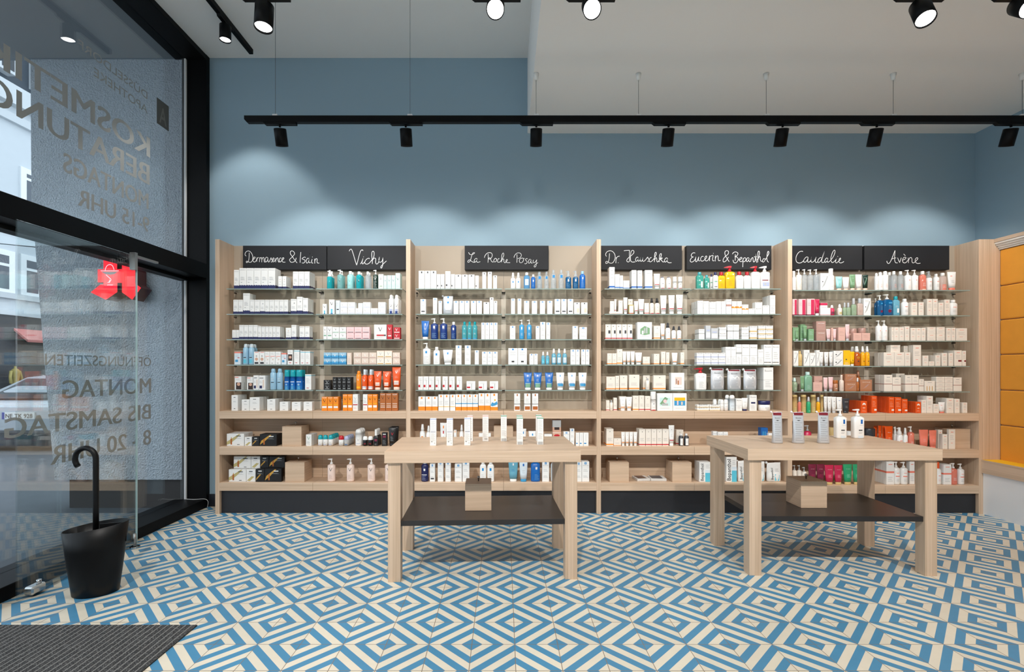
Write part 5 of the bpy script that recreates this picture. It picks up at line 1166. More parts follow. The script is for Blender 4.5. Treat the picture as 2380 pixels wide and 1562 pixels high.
def vessel(st, w, h):
    """returns {part: MB} for a bottle, tube, can ... of width w and height h; base at origin, front at y=0."""
    kind, bc, cc, deco, _, opt = VES[st]
    bm, cm = PM(bc), PM(cc)
    R = w / 2; sq = opt.get('square'); ex = 5 if sq else 2.0
    body, cap = MB(), MB()
    if kind in ('bottle', 'pump', 'foam', 'spray', 'can', 'roll', 'oval'):
        sy = 0.62 if sq else (0.72 if kind == 'oval' else min(1.0, 0.05 / w if w > .05 else 1.0))
        cy = R * sy
        cf = {'bottle': .17, 'pump': .245, 'foam': .34, 'spray': .30, 'can': .17, 'roll': .38, 'oval': .25}[kind]
        if opt.get('big'): cf = .24
        cf = opt.get('cap', cf)
        sh = opt.get('shoulder', {'bottle': .10, 'pump': .06, 'foam': .05, 'spray': .10, 'can': .06, 'roll': .03, 'oval': .0}[kind])
        hb = h * (1 - cf); hs = hb - h * sh
        nr = R * {'bottle': .48, 'pump': .36, 'foam': .62, 'spray': .5, 'can': .66, 'roll': .86, 'oval': .98}[kind]
        if st in ('tt', 'c4', 'hL'): nr = R * .97
        if cf < .1: nr = R * .55
        r0 = R * (.9 if kind in ('roll',) else .97)
        prof = [(r0 * .92, 0), (r0, .004), (R, h * .05), (R, hs * .6), (R, hs), ((R + nr) * .52, hs + (hb - hs) * .6), (nr, hb)]
        body.lathe(prof, bm, 22, 0, cy, True, None, sy, ex)
        def ysurf(x, z, ex=ex, sy=sy, cy=cy, hs=hs):
            rr = R if z <= hs else R - (R - nr) * (z - hs) / max(hb - hs, 1e-6)
            q = min(abs(x) / max(rr, 1e-6), .995)
            return cy - sy * rr * (1 - q ** ex) ** (1 / ex)
        front_deco(body, deco, w * .98, hs, ysurf)
        if kind == 'pump':
            big = opt.get('big')
            k = 1.5 if big else 1.0
            cap.lathe([(nr, hb), (nr, hb + h * .06), (nr * .8, hb + h * .07), (nr * .42 * k, hb + h * .075), (nr * .42 * k, h - h * .06 * k)], cm, 16, 0, cy)
            zt = h - h * .055 * k
            wd_ = nr * .55 * k
            L = R * (.95 if not big else 1.2)
            cap.rings([[(-L, cy - wd_ * .5, zt + h * .01), (-L, cy + wd_ * .5, zt + h * .01), (-L, cy + wd_ * .5, zt + h * .028), (-L, cy - wd_ * .5, zt + h * .028)],
                       [(-wd_ * .8, cy - wd_, zt), (-wd_ * .8, cy + wd_, zt), (-wd_ * .8, cy + wd_, h - h * .004), (-wd_ * .8, cy - wd_, h - h * .004)],
                       [(wd_ * 1.1, cy - wd_, zt), (wd_ * 1.1, cy + wd_, zt), (wd_ * 1.1, cy + wd_, h), (wd_ * 1.1, cy - wd_, h)]], cm, False)
            return {'body': body, 'pump': cap}
        if kind == 'foam':
            cap.lathe([(nr, hb), (nr * 1.06, hb + .002), (nr * 1.06, hb + h * .12), (nr * .8, hb + h * .16), (nr * .62, hb + h * .2), (nr * .6, h - .003), (nr * .5, h)], cm, 16, 0, cy)
            cap.box(-R * .8, 0, cy - nr * .3, cy + nr * .3, h - h * .075, h - h * .03, cm)
            return {'body': body, 'pump': cap}
        if kind == 'spray':
            cap.lathe([(nr * 1.12, hb), (nr * 1.15, hb + h * .1), (nr * .98, hb + h * .13), (nr * .8, h - .004), (nr * .55, h)], cm, 14, 0, cy)
            return {'body': body, 'sprayer': cap}
        if kind == 'roll':
            cap.lathe([(R * .98, hb), (R, hb + h * .03), (R * .96, hb + h * .2), (R * .80, h - h * .04), (R * .55, h)], cm, 20, 0, cy)
            return {'body': body, 'cap': cap}
        if kind == 'oval':
            cap.lathe([(R * .99, hb), (R * .98, hb + h * .1), (R * .85, h - h * .05), (R * .5, h)], cm, 20, 0, cy, True, None, sy)
            return {'body': body, 'cap': cap}
        cr = nr * 1.06
        if st in ('tt', 'c4', 'hL'): cr = R
        top = .75 if kind == 'can' and cf < .3 and st not in ('c4',) else .95
        cap.lathe([(cr * .98, hb), (cr, hb + .002), (cr * (.96 if kind == 'can' else 1), h - h * cf * .35), (cr * top, h - .002), (cr * top * .85, h)], cm, 18, 0, cy, True, None, 1.0)
        return {'body': body, 'cap': cap}
    if kind == 'tube':
        hc = h * .13; t = min(w * .42, 0.045); cy = t / 2
        n = 20; rs = []
        for q, (z, rx, ry) in enumerate(((hc, w * .37, t / 2), (hc + h * .25, w * .42, t * .46), (hc + h * .55, w * .465, t * .30), (h - .012, w * .495, t * .09), (h - .010, w * .5, .0016), (h, w * .5, .0013))):
            rs.append([(math.cos(2 * math.pi * (j + .5) / n) * rx, cy + math.sin(2 * math.pi * (j + .5) / n) * ry, z) for j in range(n)])
        body.rings(rs, bm)
        prof = ((hc, w * .37, t / 2), (hc + h * .25, w * .42, t * .46), (hc + h * .55, w * .465, t * .30), (h - .012, w * .495, t * .09), (h, w * .5, .0016))
        front_deco(body, deco, w * .76, h - hc - .012, ring_surface(prof, cy, 1.0), hc)
        cap.lathe([(w * .34, 0), (w * .345, .002), (w * .345, hc - .001), (w * .33, hc)], cm, 20, 0, cy, True, None, min(1.0, (t / 2) / (w * .345)))
        return {'body': body, 'cap': cap}
    if kind == 'jar':
        hl = h * (.38 if not opt.get('tall') else .3); sy = min(1.0, 0.075 / w); cy = R * sy
        body.lathe([(R * .92, 0), (R * .97, .003), (R * .98, (h - hl) * .5), (R * .95, h - hl)], bm, 24, 0, cy, True, None, sy)
        front_deco(body, deco, w * .95, h - hl, lambda x, z: cy - sy * R * .98 * math.sqrt(max(.02, 1 - min(abs(x) / (R * .98), .99) ** 2)))
        cap.lathe([(R * .98, h - hl), (R, h - hl + .002), (R, h - .003), (R * .95, h)], cm, 24, 0, cy, True, None, sy)
        return {'body': body, 'lid': cap}
    if kind == 'pouch':
        t = .045; cy = t / 2; tp = opt.get('taper', 1.05)
        n = 20; rs = []
        hb = h * .985
        for z, rx, ry in ((0, w * .46, t * .42), (h * .03, w * .49, t * .5), (h * .3, w * .48 * tp, t * .46), (h * .6, w * .475 * tp, t * .3), (h * .86, w * .46 * tp, t * .06), (hb, w * .46 * tp, .002)):
            rs.append([(math.copysign(abs(math.cos(a)) ** .7, math.cos(a)) * rx, cy + math.sin(a) * ry, z - (0.025 * h if z == hb and math.cos(a) < 0 else 0)) for a in [2 * math.pi * (j + .5) / n for j in range(n)]])
        body.rings(rs, bm if bc != 'silv' else M('pouch_silver', (196, 200, 205), 0.32, 0.35))
        prof = ((0, w * .46, t * .42), (h * .03, w * .49, t * .5), (h * .3, w * .48 * tp, t * .46), (h * .6, w * .475 * tp, t * .3), (h * .86, w * .46 * tp, t * .06), (hb, w * .46 * tp, .002))
        front_deco(body, deco, w * .88 * min(tp, 1), h * .97, ring_surface(prof, cy, .7))
        cap.cyl((-w * .47, cy, h * .95), (-w * .56, cy, h * 1.0), w * .085, cm, 14)
        return {'body': body, 'spout': cap}

KIND_NAME = {'bottle': ('bottle', 'bottle'), 'pump': ('pump_bottle', 'bottle'), 'foam': ('foam_bottle', 'bottle'), 'spray': ('spray_bottle', 'bottle'), 'can': ('spray_can', 'can'), 'roll': ('roll_on', 'deodorant'),
             'oval': ('deodorant_can', 'deodorant'), 'tube': ('tube', 'tube'), 'jar': ('cream_jar', 'jar'), 'pouch': ('refill_pouch', 'pouch')}
ROWN = {1: 'top glass shelf', 2: 'second glass shelf', 3: 'third glass shelf', 4: 'fourth glass shelf', 5: 'lowest glass shelf', 6: 'wooden ledge', 7: 'middle wooden shelf', 8: 'bottom wooden shelf'}
ORD = ['', 'first', 'second', 'third', 'fourth', 'fifth', 'sixth', 'seventh', 'eighth', 'ninth', 'tenth', 'eleventh', 'twelfth', 'thirteenth', 'fourteenth', 'fifteenth', 'sixteenth', 'seventeenth', 'eighteenth', 'nineteenth', 'twentieth']
CROP = {'A': (490, 550, 4.958), 'B': (490, 840, 4.340), 'C': (940, 550, 4.958), 'D': (940, 840, 4.340), 'E': (1380, 550, 4.958), 'F': (1380, 840, 4.340), 'G': (1820, 550, 4.958), 'H': (1820, 840, 4.340)}
GEO = {}
FRONT = 4.405
def make(st, w, h, d, loc, rz=0.0):
    key = (st, round(w, 4), round(h, 4), round(d, 4))
    if st in BOX:
        wide = w > 0.085
        nm = 'gift_carton' if (wide and h > .085) else ('flat_carton' if w > h * 1.05 else ('tall_carton' if h > 2.5 * w else 'carton'))
        if key not in GEO: GEO[key] = box_mesh(w, h, d, st).mesh(nm)
        o = bpy.data.objects.new(nm, GEO[key]); COL.objects.link(o); o.location = loc; o.rotation_euler.z = rz
        o['category'] = 'box'
        return o
    nm, cat = KIND_NAME[VES[st][0]]
    if st in ('c4',): nm, cat = 'cardboard_tube', 'tube'
    if st in ('hL',): nm, cat = 'bottle', 'bottle'
    o = bpy.data.objects.new(nm, None); o.empty_display_size = .02; COL.objects.link(o); o.location = loc; o.rotation_euler.z = rz
    o['category'] = cat
    if key not in GEO: GEO[key] = {k: m.mesh(k) for k, m in vessel(st, w, h).items()}
    for k, me in GEO[key].items():
        c = bpy.data.objects.new(k, me); COL.objects.link(c); c.parent = o
    return o
RNG = random.Random(7)
GOODS = {}           # (bay, row) -> list of (x, level, depth, style, object)
def cell(crop, bay, row, spec):
    ox, oy, sc = CROP[crop]
    base = SHELF_TOP[bay, row] + 0.0008
    for it in spec.split(';'):
        p = it.split()
        if not p: continue
        st, xa, xb, yt = p[0], float(p[1]), float(p[2]), float(p[3])
        n, k, yo, zb, dd = 1, 1, 0.0, None, None
        for q in p[4:]:
            if q[0] == 'n': n = int(q[1:])
            elif q[0] == 'k': k = int(q[1:])
            elif q[0] == 'y': yo = float(q[1:]) / 100
            elif q[0] == 'b': zb = float(q[1:])
            elif q[0] == 'd': dd = float(q[1:]) / 100
        y = FRONT + yo
        if row >= 6: y = 4.385 + yo
        X0, X1 = px(ox + xa / sc, y), px(ox + xb / sc, y)
        zt = pz(oy + yt / sc, y)
        zb_ = base if zb is None else base_of.get((bay, row, zb), base)
        w = X1 - X0 - 0.0012
        h = (zt - zb_) / k - 0.0006
        if st in BOX:
            d = dd or min(0.055, max(0.03, w * 0.9))
        else:
            kind = VES[st][0]
            d = 0.05 if kind in ('pouch', 'tube') else min(w, .05) if kind not in ('jar',) else min(w, .075)
            if VES[st][5].get('square'): d = w * .62
        maxn = max(1, int((4.578 - y) / (d + .003)))
        n = min(n, maxn)
        for j in range(n):
            for lv in range(k):
                z = zb_ + lv * (h + 0.0006)
                jit = (RNG.random() - .5) * 0.0012 if j else 0.0
                o = make(st, w, h, d, ((X0 + X1) / 2 + jit, y + j * (d + .003), z))
                GOODS.setdefault((bay, row), []).append(((X0 + X1) / 2, lv, k, j, st, o))
                top = z + h + 0.0008
        base_of[(bay, row, yt)] = top
base_of = {}
# first bay
cell('A', 1, 1, 'dw 265 325 383;dw 328 409 362;dw 411 494 362;dw 496 577 362;dw 579 657 362;dw 659 742 362 n2;ds 776 820 455 n2;ds 825 870 455 n3;dw 945 1010 402;dw 1012 1075 402;dw 1077 1138 402 n3')
cell('A', 1, 2, 'dw 258 316 727;dw 318 369 727;dw 371 449 652 n2;dw 451 502 727;dw 504 564 727;dr 566 621 727;dw 623 674 727;dw 676 732 727;dw 734 787 727;dw 789 841 727;dw 843 890 727 n2;dr 920 988 718;dr 990 1057 693;dw 1059 1120 708 n3')
cell('A', 1, 3, 'ds 245 288 1075;ds 290 324 1075;dw 326 379 1018;dw 381 431 1018;dw 433 485 1018;dw 487 539 1018 n2;dw 541 581 1035;dw 583 624 1035;dw 626 667 1035;dw 669 709 1035;dw 711 751 1035;dw 753 798 1037 n3;ds 862 925 1050;dw 928 985 1018 n2;dw 1020 1081 1033;dw 1083 1138 1033 n2')
cell('A', 1, 4, 'bc 270 343 1325;so 358 420 1235 n2;so 425 488 1235 n2;fc 495 557 1325;fc 559 620 1325;wc 622 677 1325;wc 679 740 1325;wc 742 806 1325;bc 812 872 1340;fw 883 945 1305;wk 958 1020 1305 n2;wk 1030 1084 1320;wk 1086 1145 1320 n2')
cell('B', 1, 5, 'hw 240 308 150 n4;hw 364 425 158;cw 428 482 140;cw 484 550 142 n2;ss 588 650 72;ss 655 716 72;tt 733 788 85;tt 790 848 85;tt 850 918 85 n2;wk 950 1013 130 n2')
cell('B', 1, 6, 'pw 207 272 340 n3;pw 310 388 385;pw 391 492 363 n4;pw 567 650 382 n3;pw 693 780 408;pw 815 905 410;pw 933 1022 408')
cell('B', 1, 7, 'ag 160 335 730 d2 n7;as 341 412 763;aq 416 489 760;ab 492 664 735 n2')
cell('B', 1, 8, 'ag 180 355 1090 d4;as 358 449 1090 d4;aq 453 540 1085 d4;ab 543 712 1082 d4;ag 230 404 958 b1090 y4.5 d4;as 406 496 958 b1090 y4.5 d4;aq 499 584 958 b1085 y4.5 d4;ab 587 744 958 b1082 y4.5 d4;ag 180 355 1090 y4.5 d4;as 358 449 1090 y4.5 d4;aq 453 540 1085 y4.5 d4;ab 543 712 1082 y4.5 d4')
# second bay
cell('A', 2, 1, 'fo 1328 1392 382 n2;pu 1447 1515 375 n2;bt 1563 1635 393 n2;bT 1665 1735 398 n2;bC 1772 1832 398 n2;pg 1862 1924 378;vg 1930 1989 432;vm 1991 2030 448;vm 2032 2078 445;vm 2080 2126 445;vm 2128 2183 420 n2')
cell('A', 2, 2, 'vc 1287 1335 775;vc 1360 1425 725;vs 1440 1487 735;vb 1490 1574 755 k2;vb 1577 1662 755 k2;vb 1665 1748 825;vs 1697 1750 765 y4;vb 1752 1839 755 k2;vb 1842 1924 825;vb 1927 2013 755 k2;sv 2045 2103 668 n2;sv 2108 2166 668 n3')
cell('A', 2, 3, 'vt 1295 1336 1035;vt 1339 1398 1035;vh 1400 1478 1042 k2;vh 1481 1560 1042 k2;vp 1565 1651 1042 k2;vp 1654 1741 1042 k2;vp 1744 1830 1042 k2;vW 1880 2025 1013;vr 2030 2091 1013;vR 2105 2182 1045 k2')
cell('A', 2, 4, 'vB 1300 1385 1335 k2;vB 1388 1472 1335 k2;vB 1475 1560 1335 k2;vn 1568 1622 1338;ve 1645 1732 1335 k2;ve 1735 1820 1335 k2;ve 1823 1908 1335 k2;vy 1912 1998 1315 k2;vy 2001 2089 1315 k2;ve 2095 2180 1335 k2')
cell('B', 2, 5, 'vk 1137 1208 187 k2;vk 1228 1270 158 k2;vk 1275 1318 158 k2;vk 1322 1365 158 k2;vk 1370 1415 158 k2 n2;vO 1460 1512 95;vP 1518 1574 80 n2;vP 1580 1637 80 n2;tu 1640 1720 98;tu 1730 1808 100 n2;tu 1825 1915 57')
cell('B', 2, 6, 'vo 1117 1175 358;vo 1177 1231 358;vo 1233 1287 358 n2;vo 1330 1379 332;vo 1381 1427 332;vw 1430 1483 332 n2;vw 1533 1580 332;vo 1582 1630 332;vo 1632 1680 332;vu 1705 1763 322;vu 1765 1823 322;vu 1825 1886 322')
cell('B', 2, 7, 'vl 958 1015 738 n3;ro 1073 1122 745;ro 1124 1173 745;ro 1176 1228 745 n4;rr 1282 1335 752;rb 1337 1388 755 n4;vt2 1452 1518 685 n4;rk 1527 1577 757;rk 1580 1631 757;bk 1636 1690 687 n4;vf 1725 1775 718;tk2 1790 1868 668 n3')
cell('B', 2, 8, 'pb 1168 1248 983;pb 1362 1440 983;pb 1573 1652 983;pb 1750 1830 983')
# third bay
cell('C', 3, 1, 'rg 163 232 393;rg 234 300 393;rg 302 368 393;rp 370 414 432;rp 416 462 432;rp 470 530 398;rp 534 582 432;rg 585 656 437;rg 662 731 437;rg 737 808 437;rp 815 857 448;rg 897 942 408;rg 960 1008 405;rg 1023 1068 447')
cell('C', 3, 2, 'lf 183 247 720;lb 328 377 705 n2;lb 390 433 740;po 440 560 677;lb 565 625 740;lb 632 690 740;lb 692 750 740;lb 765 827 740;lb 832 893 740;rg 910 978 755;rg 983 1027 700;rg 1030 1070 740 n2')
cell('C', 3, 3, 'tb 193 283 970;pB 300 384 938;pB 407 491 938;bB 532 596 980;bq 660 720 978;bq 722 777 978;bq 780 840 978;lb 885 930 990;lb 932 978 990;lb 980 1026 990;lb 1028 1073 990')
cell('C', 3, 4, 'pw2 208 297 1222;bw 333 407 1270;tw 441 555 1303;lb 590 657 1253;lb 695 763 1253;lb 810 858 1310;lb 893 952 1325;lb 954 1013 1325;lb 1015 1075 1325')
cell('D', 3, 5, 'rs 138 188 152;rs 190 243 152;rs 246 300 152;rs 312 366 152;rs 383 437 152;rs 450 507 152;rs 526 581 152;rs 626 715 200;rs 747 833 200;rs 860 946 200')
cell('D', 3, 6, 'of 140 208 355;of 213 276 355;of 278 336 355;oy 342 396 335;oy 398 455 335;oy 460 513 335;ob 515 573 333;ob 576 630 333;ob 632 688 333;ob 690 742 333;of 747 807 323;of 809 867 323;ow 869 942 323')
cell('D', 3, 7, 'oz 150 207 635;oz 215 265 650;oz2 358 427 620;oz 553 598 640;of 497 525 692;fl 750 872 725 d5')
cell('D', 3, 8, 'nb 165 240 1000;lf 255 308 1035;lb 335 392 1010;lb 412 467 1010;lb 507 580 1035;lb 585 655 1010;bw 760 825 1000;bw 835 905 1000')
# fourth bay
cell('C', 4, 1, 'sw 1223 1281 410;sw 1285 1342 410;b2 1375 1447 408;b3 1460 1512 432;bz 1526 1590 400 n2;bz 1612 1666 400;bz 1688 1752 378;bz 1778 1842 378;fb 1858 1926 388;fb 1943 2009 388;b4 2020 2091 393')
cell('C', 4, 2, 'lb 1228 1275 713;lb 1303 1348 713;lb 1378 1438 740;lb 1468 1530 740;lb 1562 1621 740;lb 1646 1706 740;lf 1732 1798 718;lf 1807 1869 718;lf 1882 1946 718;lp 1955 2022 758;lp 2037 2110 758')
cell('C', 4, 3, 'lb 1215 1279 1028;pa 1323 1382 955;pa 1410 1468 955;lb 1513 1559 1030;lb 1565 1624 983;lb 1633 1681 988;lb 1937 2000 1030;lb 2017 2103 1042')
cell('C', 4, 4, 'lB 1197 1304 1285;lB 1306 1412 1285;lb 1440 1490 1350;lb 1492 1536 1350;s2 1578 1622 1325;s2 1628 1672 1325;s3 1697 1750 1290;s3 1758 1811 1290;s3 1823 1876 1290;lb 1915 1972 1300;lb 1974 2021 1300;lb 2037 2085 1300;lb 2087 2133 1300')
cell('D', 4, 5, 'tq 1203 1288 112;tq 1303 1387 112;tq 1418 1503 112;ty 1531 1615 112;ty 1648 1735 112;ty 1757 1842 112')
cell('D', 4, 6, 'bf 1107 1168 325;bf 1208 1272 325;bf 1288 1350 325')
cell('D', 4, 7, 'tw 1170 1230 680;tw 1252 1334 703;fl 1410 1490 735;lt 1495 1580 590;lb 1605 1665 708;lb 1670 1715 678;sd 1728 1764 720;sd 1766 1804 720;sd 1806 1858 720')
cell('D', 4, 8, 'tc 1048 1148 1000;td 1158 1245 1000;bl2 1275 1370 960;lb 1390 1460 1010;bw2 1478 1540 985;lb 1730 1788 1015 n2;lb 1790 1865 1010 n2')
# fifth bay
cell('E', 5, 1, 'hb 180 242 350 n2;hb 245 301 432;hb 303 338 447;hb 340 413 505;hb 437 494 385 n2;hb 503 560 388;hb 590 677 385;hT 695 768 425;hN 768 828 460;hN 842 900 460;hL 917 963 460;hL 978 1028 460')
cell('E', 5, 2, 'hr 180 335 862 d2.6;hr 187 236 742 y3;hT 238 263 722 y3;hr 285 336 735 y3;hT 343 392 700;hr 396 450 720 y6;hg 405 462 783;hT 466 515 742;hT 517 585 718;hr 585 638 765;hK 648 703 705;hK 708 770 705;hT 770 845 675;hT 864 938 672;hT 953 1034 668')
cell('E', 5, 3, 'hD 133 200 1010;hD 203 260 1010;hD 263 322 1010;hD 325 383 1010;hD 386 447 1010;hG 502 672 985 d3 n2;hy 693 768 1028 n2;hU 772 822 1000;hV 832 892 990;hV 903 955 1030;hV 965 1018 1030')
cell('E', 5, 4, 'hy 155 210 1345;hy 212 266 1345;hy 268 331 1297 n2;hU 333 378 1322;hU 380 425 1322;hU 427 476 1322;hU 480 560 1335;hy 567 648 1383;hy 692 757 1350 n2;hy 777 828 1325;hy 833 873 1333;hU 903 970 1338;hy 1000 1043 1333 n2')
cell('F', 5, 5, 'hy 127 217 155;hy 219 257 145;hy 263 340 140;hy 357 462 135;hy 497 566 140 y5;hZ 527 568 168;hy 603 727 140 d4;hP 780 914 115 d3 n2')
cell('F', 5, 6, 'hr 125 160 393;hZ 163 198 393;hr 200 235 367;hy 255 330 352 y6;hU 266 326 358;hU 329 390 358;hy 395 455 347;hr 458 510 345;hr 517 572 350;hL 578 635 305;hQ 642 796 322;hS 798 937 322')
cell('F', 5, 7, 'hy 127 200 680 n2;hy 202 277 778;hU 279 318 712;hU 320 359 712;hU 361 400 712;hU 402 441 712;hr 458 521 683 n2;hr 524 580 683;hr 582 635 683;hr 637 690 683;hr 693 757 683;hT 758 817 645;hr 832 905 690 y6;hX 865 912 730;hX 918 968 730')
# sixth bay
cell('E', 6, 1, 'eG 1187 1270 405;eG 1278 1338 440;eN 1343 1379 430 y3;eN 1379 1437 408;eY 1438 1519 405;eP 1523 1633 333;eR 1645 1730 400;eR 1736 1816 403;eQ 1823 1923 335;eW 1930 2036 335')
cell('E', 6, 2, 'eu 1195 1263 738 n3;eu 1266 1328 743;eu 1332 1411 750 k2;eu 1413 1470 745;eu 1472 1525 745;eb 1528 1589 722;eo 1592 1647 745;eo 1650 1707 745;eo 1710 1783 782;eu 1786 1858 828;eu 1861 1943 755 k2;eu 1948 2024 792;eu 2031 2093 675 n3')
cell('E', 6, 3, 'eg 1210 1278 1065 n2;ep 1290 1348 1025;ep 1352 1435 1055;eg 1447 1528 1042 k2;eg 1542 1608 1015;eg 1610 1675 1015;eg 1705 1788 1042 k2;ek 1800 1882 1030 k2;ek 1898 1980 1025 k3;ek 1984 2067 1025 k3')
cell('E', 6, 4, 'el 1187 1268 1338 k2;el 1271 1351 1338 k2;el 1354 1435 1338 k2;el 1438 1517 1338 k2;eu 1520 1581 1270 n2;eu 1583 1641 1270;eg 1643 1705 1242;eu 1708 1795 1242;eu 1798 1887 1243;eu 1893 1958 1300;ey 1961 2054 1245;ey 2057 2143 1245')
cell('F', 6, 5, 'eQ 1032 1143 62;ez 1188 1325 65;ez 1357 1497 75;ez 1520 1654 75;eu 1712 1812 62 n2')
cell('F', 6, 6, 'ek 1043 1165 437 k2;ek 1168 1275 437 k2;rw 1279 1318 385 n2;rw 1320 1362 385;rw 1208 1250 380 y6;eT 1331 1374 338 y4;eT 1376 1430 340;eu 1437 1497 375;eC 1497 1560 370;en 1572 1645 340;eJ 1680 1800 400')
cell('F', 6, 7, 'eu 1203 1250 705 y3;eu 1254 1305 712;eu 1308 1355 712;bb 1688 1757 670 y3;fl 1762 1810 725')
cell('F', 6, 8, 'bp 1065 1180 1015 n2;bp 1337 1443 962;bo 1462 1545 1000;bo 1615 1738 1010;bo 1755 1900 1020')
# seventh bay
cell('G', 7, 1, 'ca 110 160 393;ce 165 231 370;cc 233 292 370;cc 298 366 372;cc 368 430 370;cx 432 530 420 n2;ca 535 605 363;cM 615 693 457;cH 695 771 465;cG 773 843 433;cH 843 918 433;cD 920 992 437')
cell('G', 7, 2, 'cp 108 160 718;cp 182 262 718;cp 278 366 716;cF 370 428 720;cf 430 548 820 d6;cr 430 512 762 b820 y1;cS 552 605 785;cZ 642 692 775;cQ 697 735 760;cQ 737 783 760;cQ 795 852 708;cR 862 926 708;cx 930 1013 710')
cell('G', 7, 3, 'cg 112 182 1045;cU 145 180 1070 y-1;cg 200 258 1010 y3;cU 238 280 1025;cg 292 357 1063;cm 383 493 975 k2;cT 503 552 1065;co 556 578 1050;cT 580 617 1065;co 637 717 1045 n2;cT 723 772 1010;cJ 782 870 1058 y4;cJ 890 976 1050 y4;co 810 906 1110 d3.5;co 908 1005 1110 d3.5')
cell('G', 7, 4, 'cx 120 178 1315;cB 182 230 1318;cx 240 307 1305;cx 310 377 1340;cx 384 424 1308;cV 425 470 1330;cV 478 530 1330;cV 535 580 1330;cx 584 693 1315 k2;cy 697 776 1310;cY 778 830 1325;cA 834 906 1262 n2;cK 909 958 1262;cK 960 1012 1262')
cell('H', 7, 5, 'cN 103 155 165 n2;cU 178 219 150;cO 221 300 105;co 305 395 212 d4;co 312 398 148 y6;cT 412 455 163;cT 463 510 158;cP 515 566 190;c1 580 625 135;cb 628 742 127 k2;c2 745 775 165;c3 748 797 90 y6;cb 779 898 185')
cell('H', 7, 6, 'c4 105 155 338 y2;c5 158 190 358;c4 194 246 338 y2;c6 248 288 358;c4 292 343 338 y2;c7 347 383 360;c4 385 414 338 y2;cV 415 450 355;cV 452 493 358;cV 495 542 358 n2;c8 545 603 360;c9 606 680 375')
cell('H', 7, 7, 'd1 225 300 645;d2 480 545 668;d3 655 722 705;d4 850 955 680')
cell('H', 7, 8, 'd5 105 150 1050;d5 153 198 1050;d5 202 248 1070 y-1;d6 263 345 1040;d6 347 428 1040;d7 430 524 1048;d7 526 609 1050;d8 617 709 1040;d8 713 797 1040')
# eighth bay
cell('G', 8, 1, 'e1 1068 1110 418;e1 1112 1164 405;e1 1166 1230 393;e2 1268 1331 393 n2;e2 1345 1408 395;e3 1423 1498 377;e3 1503 1577 377;e4 1593 1669 393;e5 1672 1736 393;e6 1757 1820 425;e7 1822 1906 413;e8 1910 2012 402')
cell('G', 8, 2, 'e9 1060 1090 710 y5;e9 1093 1166 672 y2;e9 1169 1270 660;f1 1277 1352 685;e6 1385 1465 713;av 1478 1548 755;av 1563 1623 755;av 1660 1722 717;av 1725 1784 717;av 1790 1853 760;av 1860 1923 725 n2;e6 1935 2031 725')
cell('G', 8, 3, 'e3 1091 1152 962;e3 1154 1222 962;av 1250 1278 1043;av 1280 1338 1043 n3;av 1340 1397 1043;av 1403 1458 1033;av 1470 1533 1050;av 1535 1590 1050;av 1592 1645 1050;aw 1663 1760 1042 k2;aw 1770 1865 1042 k2;av 1883 1936 1050 n2;av 1938 1988 1050;av 1995 2122 1055')
cell('G', 8, 4, 'av 1160 1281 1333 n3;av 1283 1400 1333 n2;av 1403 1470 1333;av 1240 1352 1250 b1333 y1;av 1390 1440 1258 b1333 y6;av 1500 1592 1248;av 1610 1677 1370 n2;av 1682 1745 1437;av 1755 1815 1365 n2;av 1830 1892 1340 n2;av 1910 1962 1340;ar 1975 2062 1310 n2;ar 2065 2110 1315')
cell('H', 8, 5, 'an 1020 1104 135 n2;an 1106 1190 160;an 1140 1228 122 y6.5;an 1232 1299 138;an 1301 1370 138;an 1372 1422 178;ad 1427 1533 197;an 1545 1630 155 k4;an 1632 1713 155 k4;an 1720 1803 162')
cell('H', 8, 6, 'aO 785 848 400 n4;ao 893 947 348 n3;ao 1068 1122 358 n4;ao 1130 1193 362;ao 1200 1257 380;aO 1338 1392 408 n3;av 1397 1447 390;av 1449 1513 350 n2;av 1517 1575 430;e8 1577 1645 412;av 1650 1722 372 n2;av 1730 1783 378;av 1810 1860 415')
cell('H', 8, 7, 'f2 920 960 650 y8;f2 965 1000 645 y5;f2 1003 1036 650 y4;f2 1038 1120 655;f3 1125 1160 660 y3;f3 1163 1225 668;f4 1227 1270 672;f5 1278 1340 658;f6 1386 1482 690;f6 1484 1562 695;av 1565 1608 690 y4;av 1610 1660 735;av 1672 1738 685 d2.2')
cell('H', 8, 8, 'ac 1043 1122 1010 n3;f8 1126 1196 1015;f8 1200 1274 1018;ac 1277 1328 1010 y2;f8 1500 1548 1015;f7 1552 1613 1020;ac 1620 1700 1040 n2;f5 1703 1776 1030;f8 1781 1846 1035')

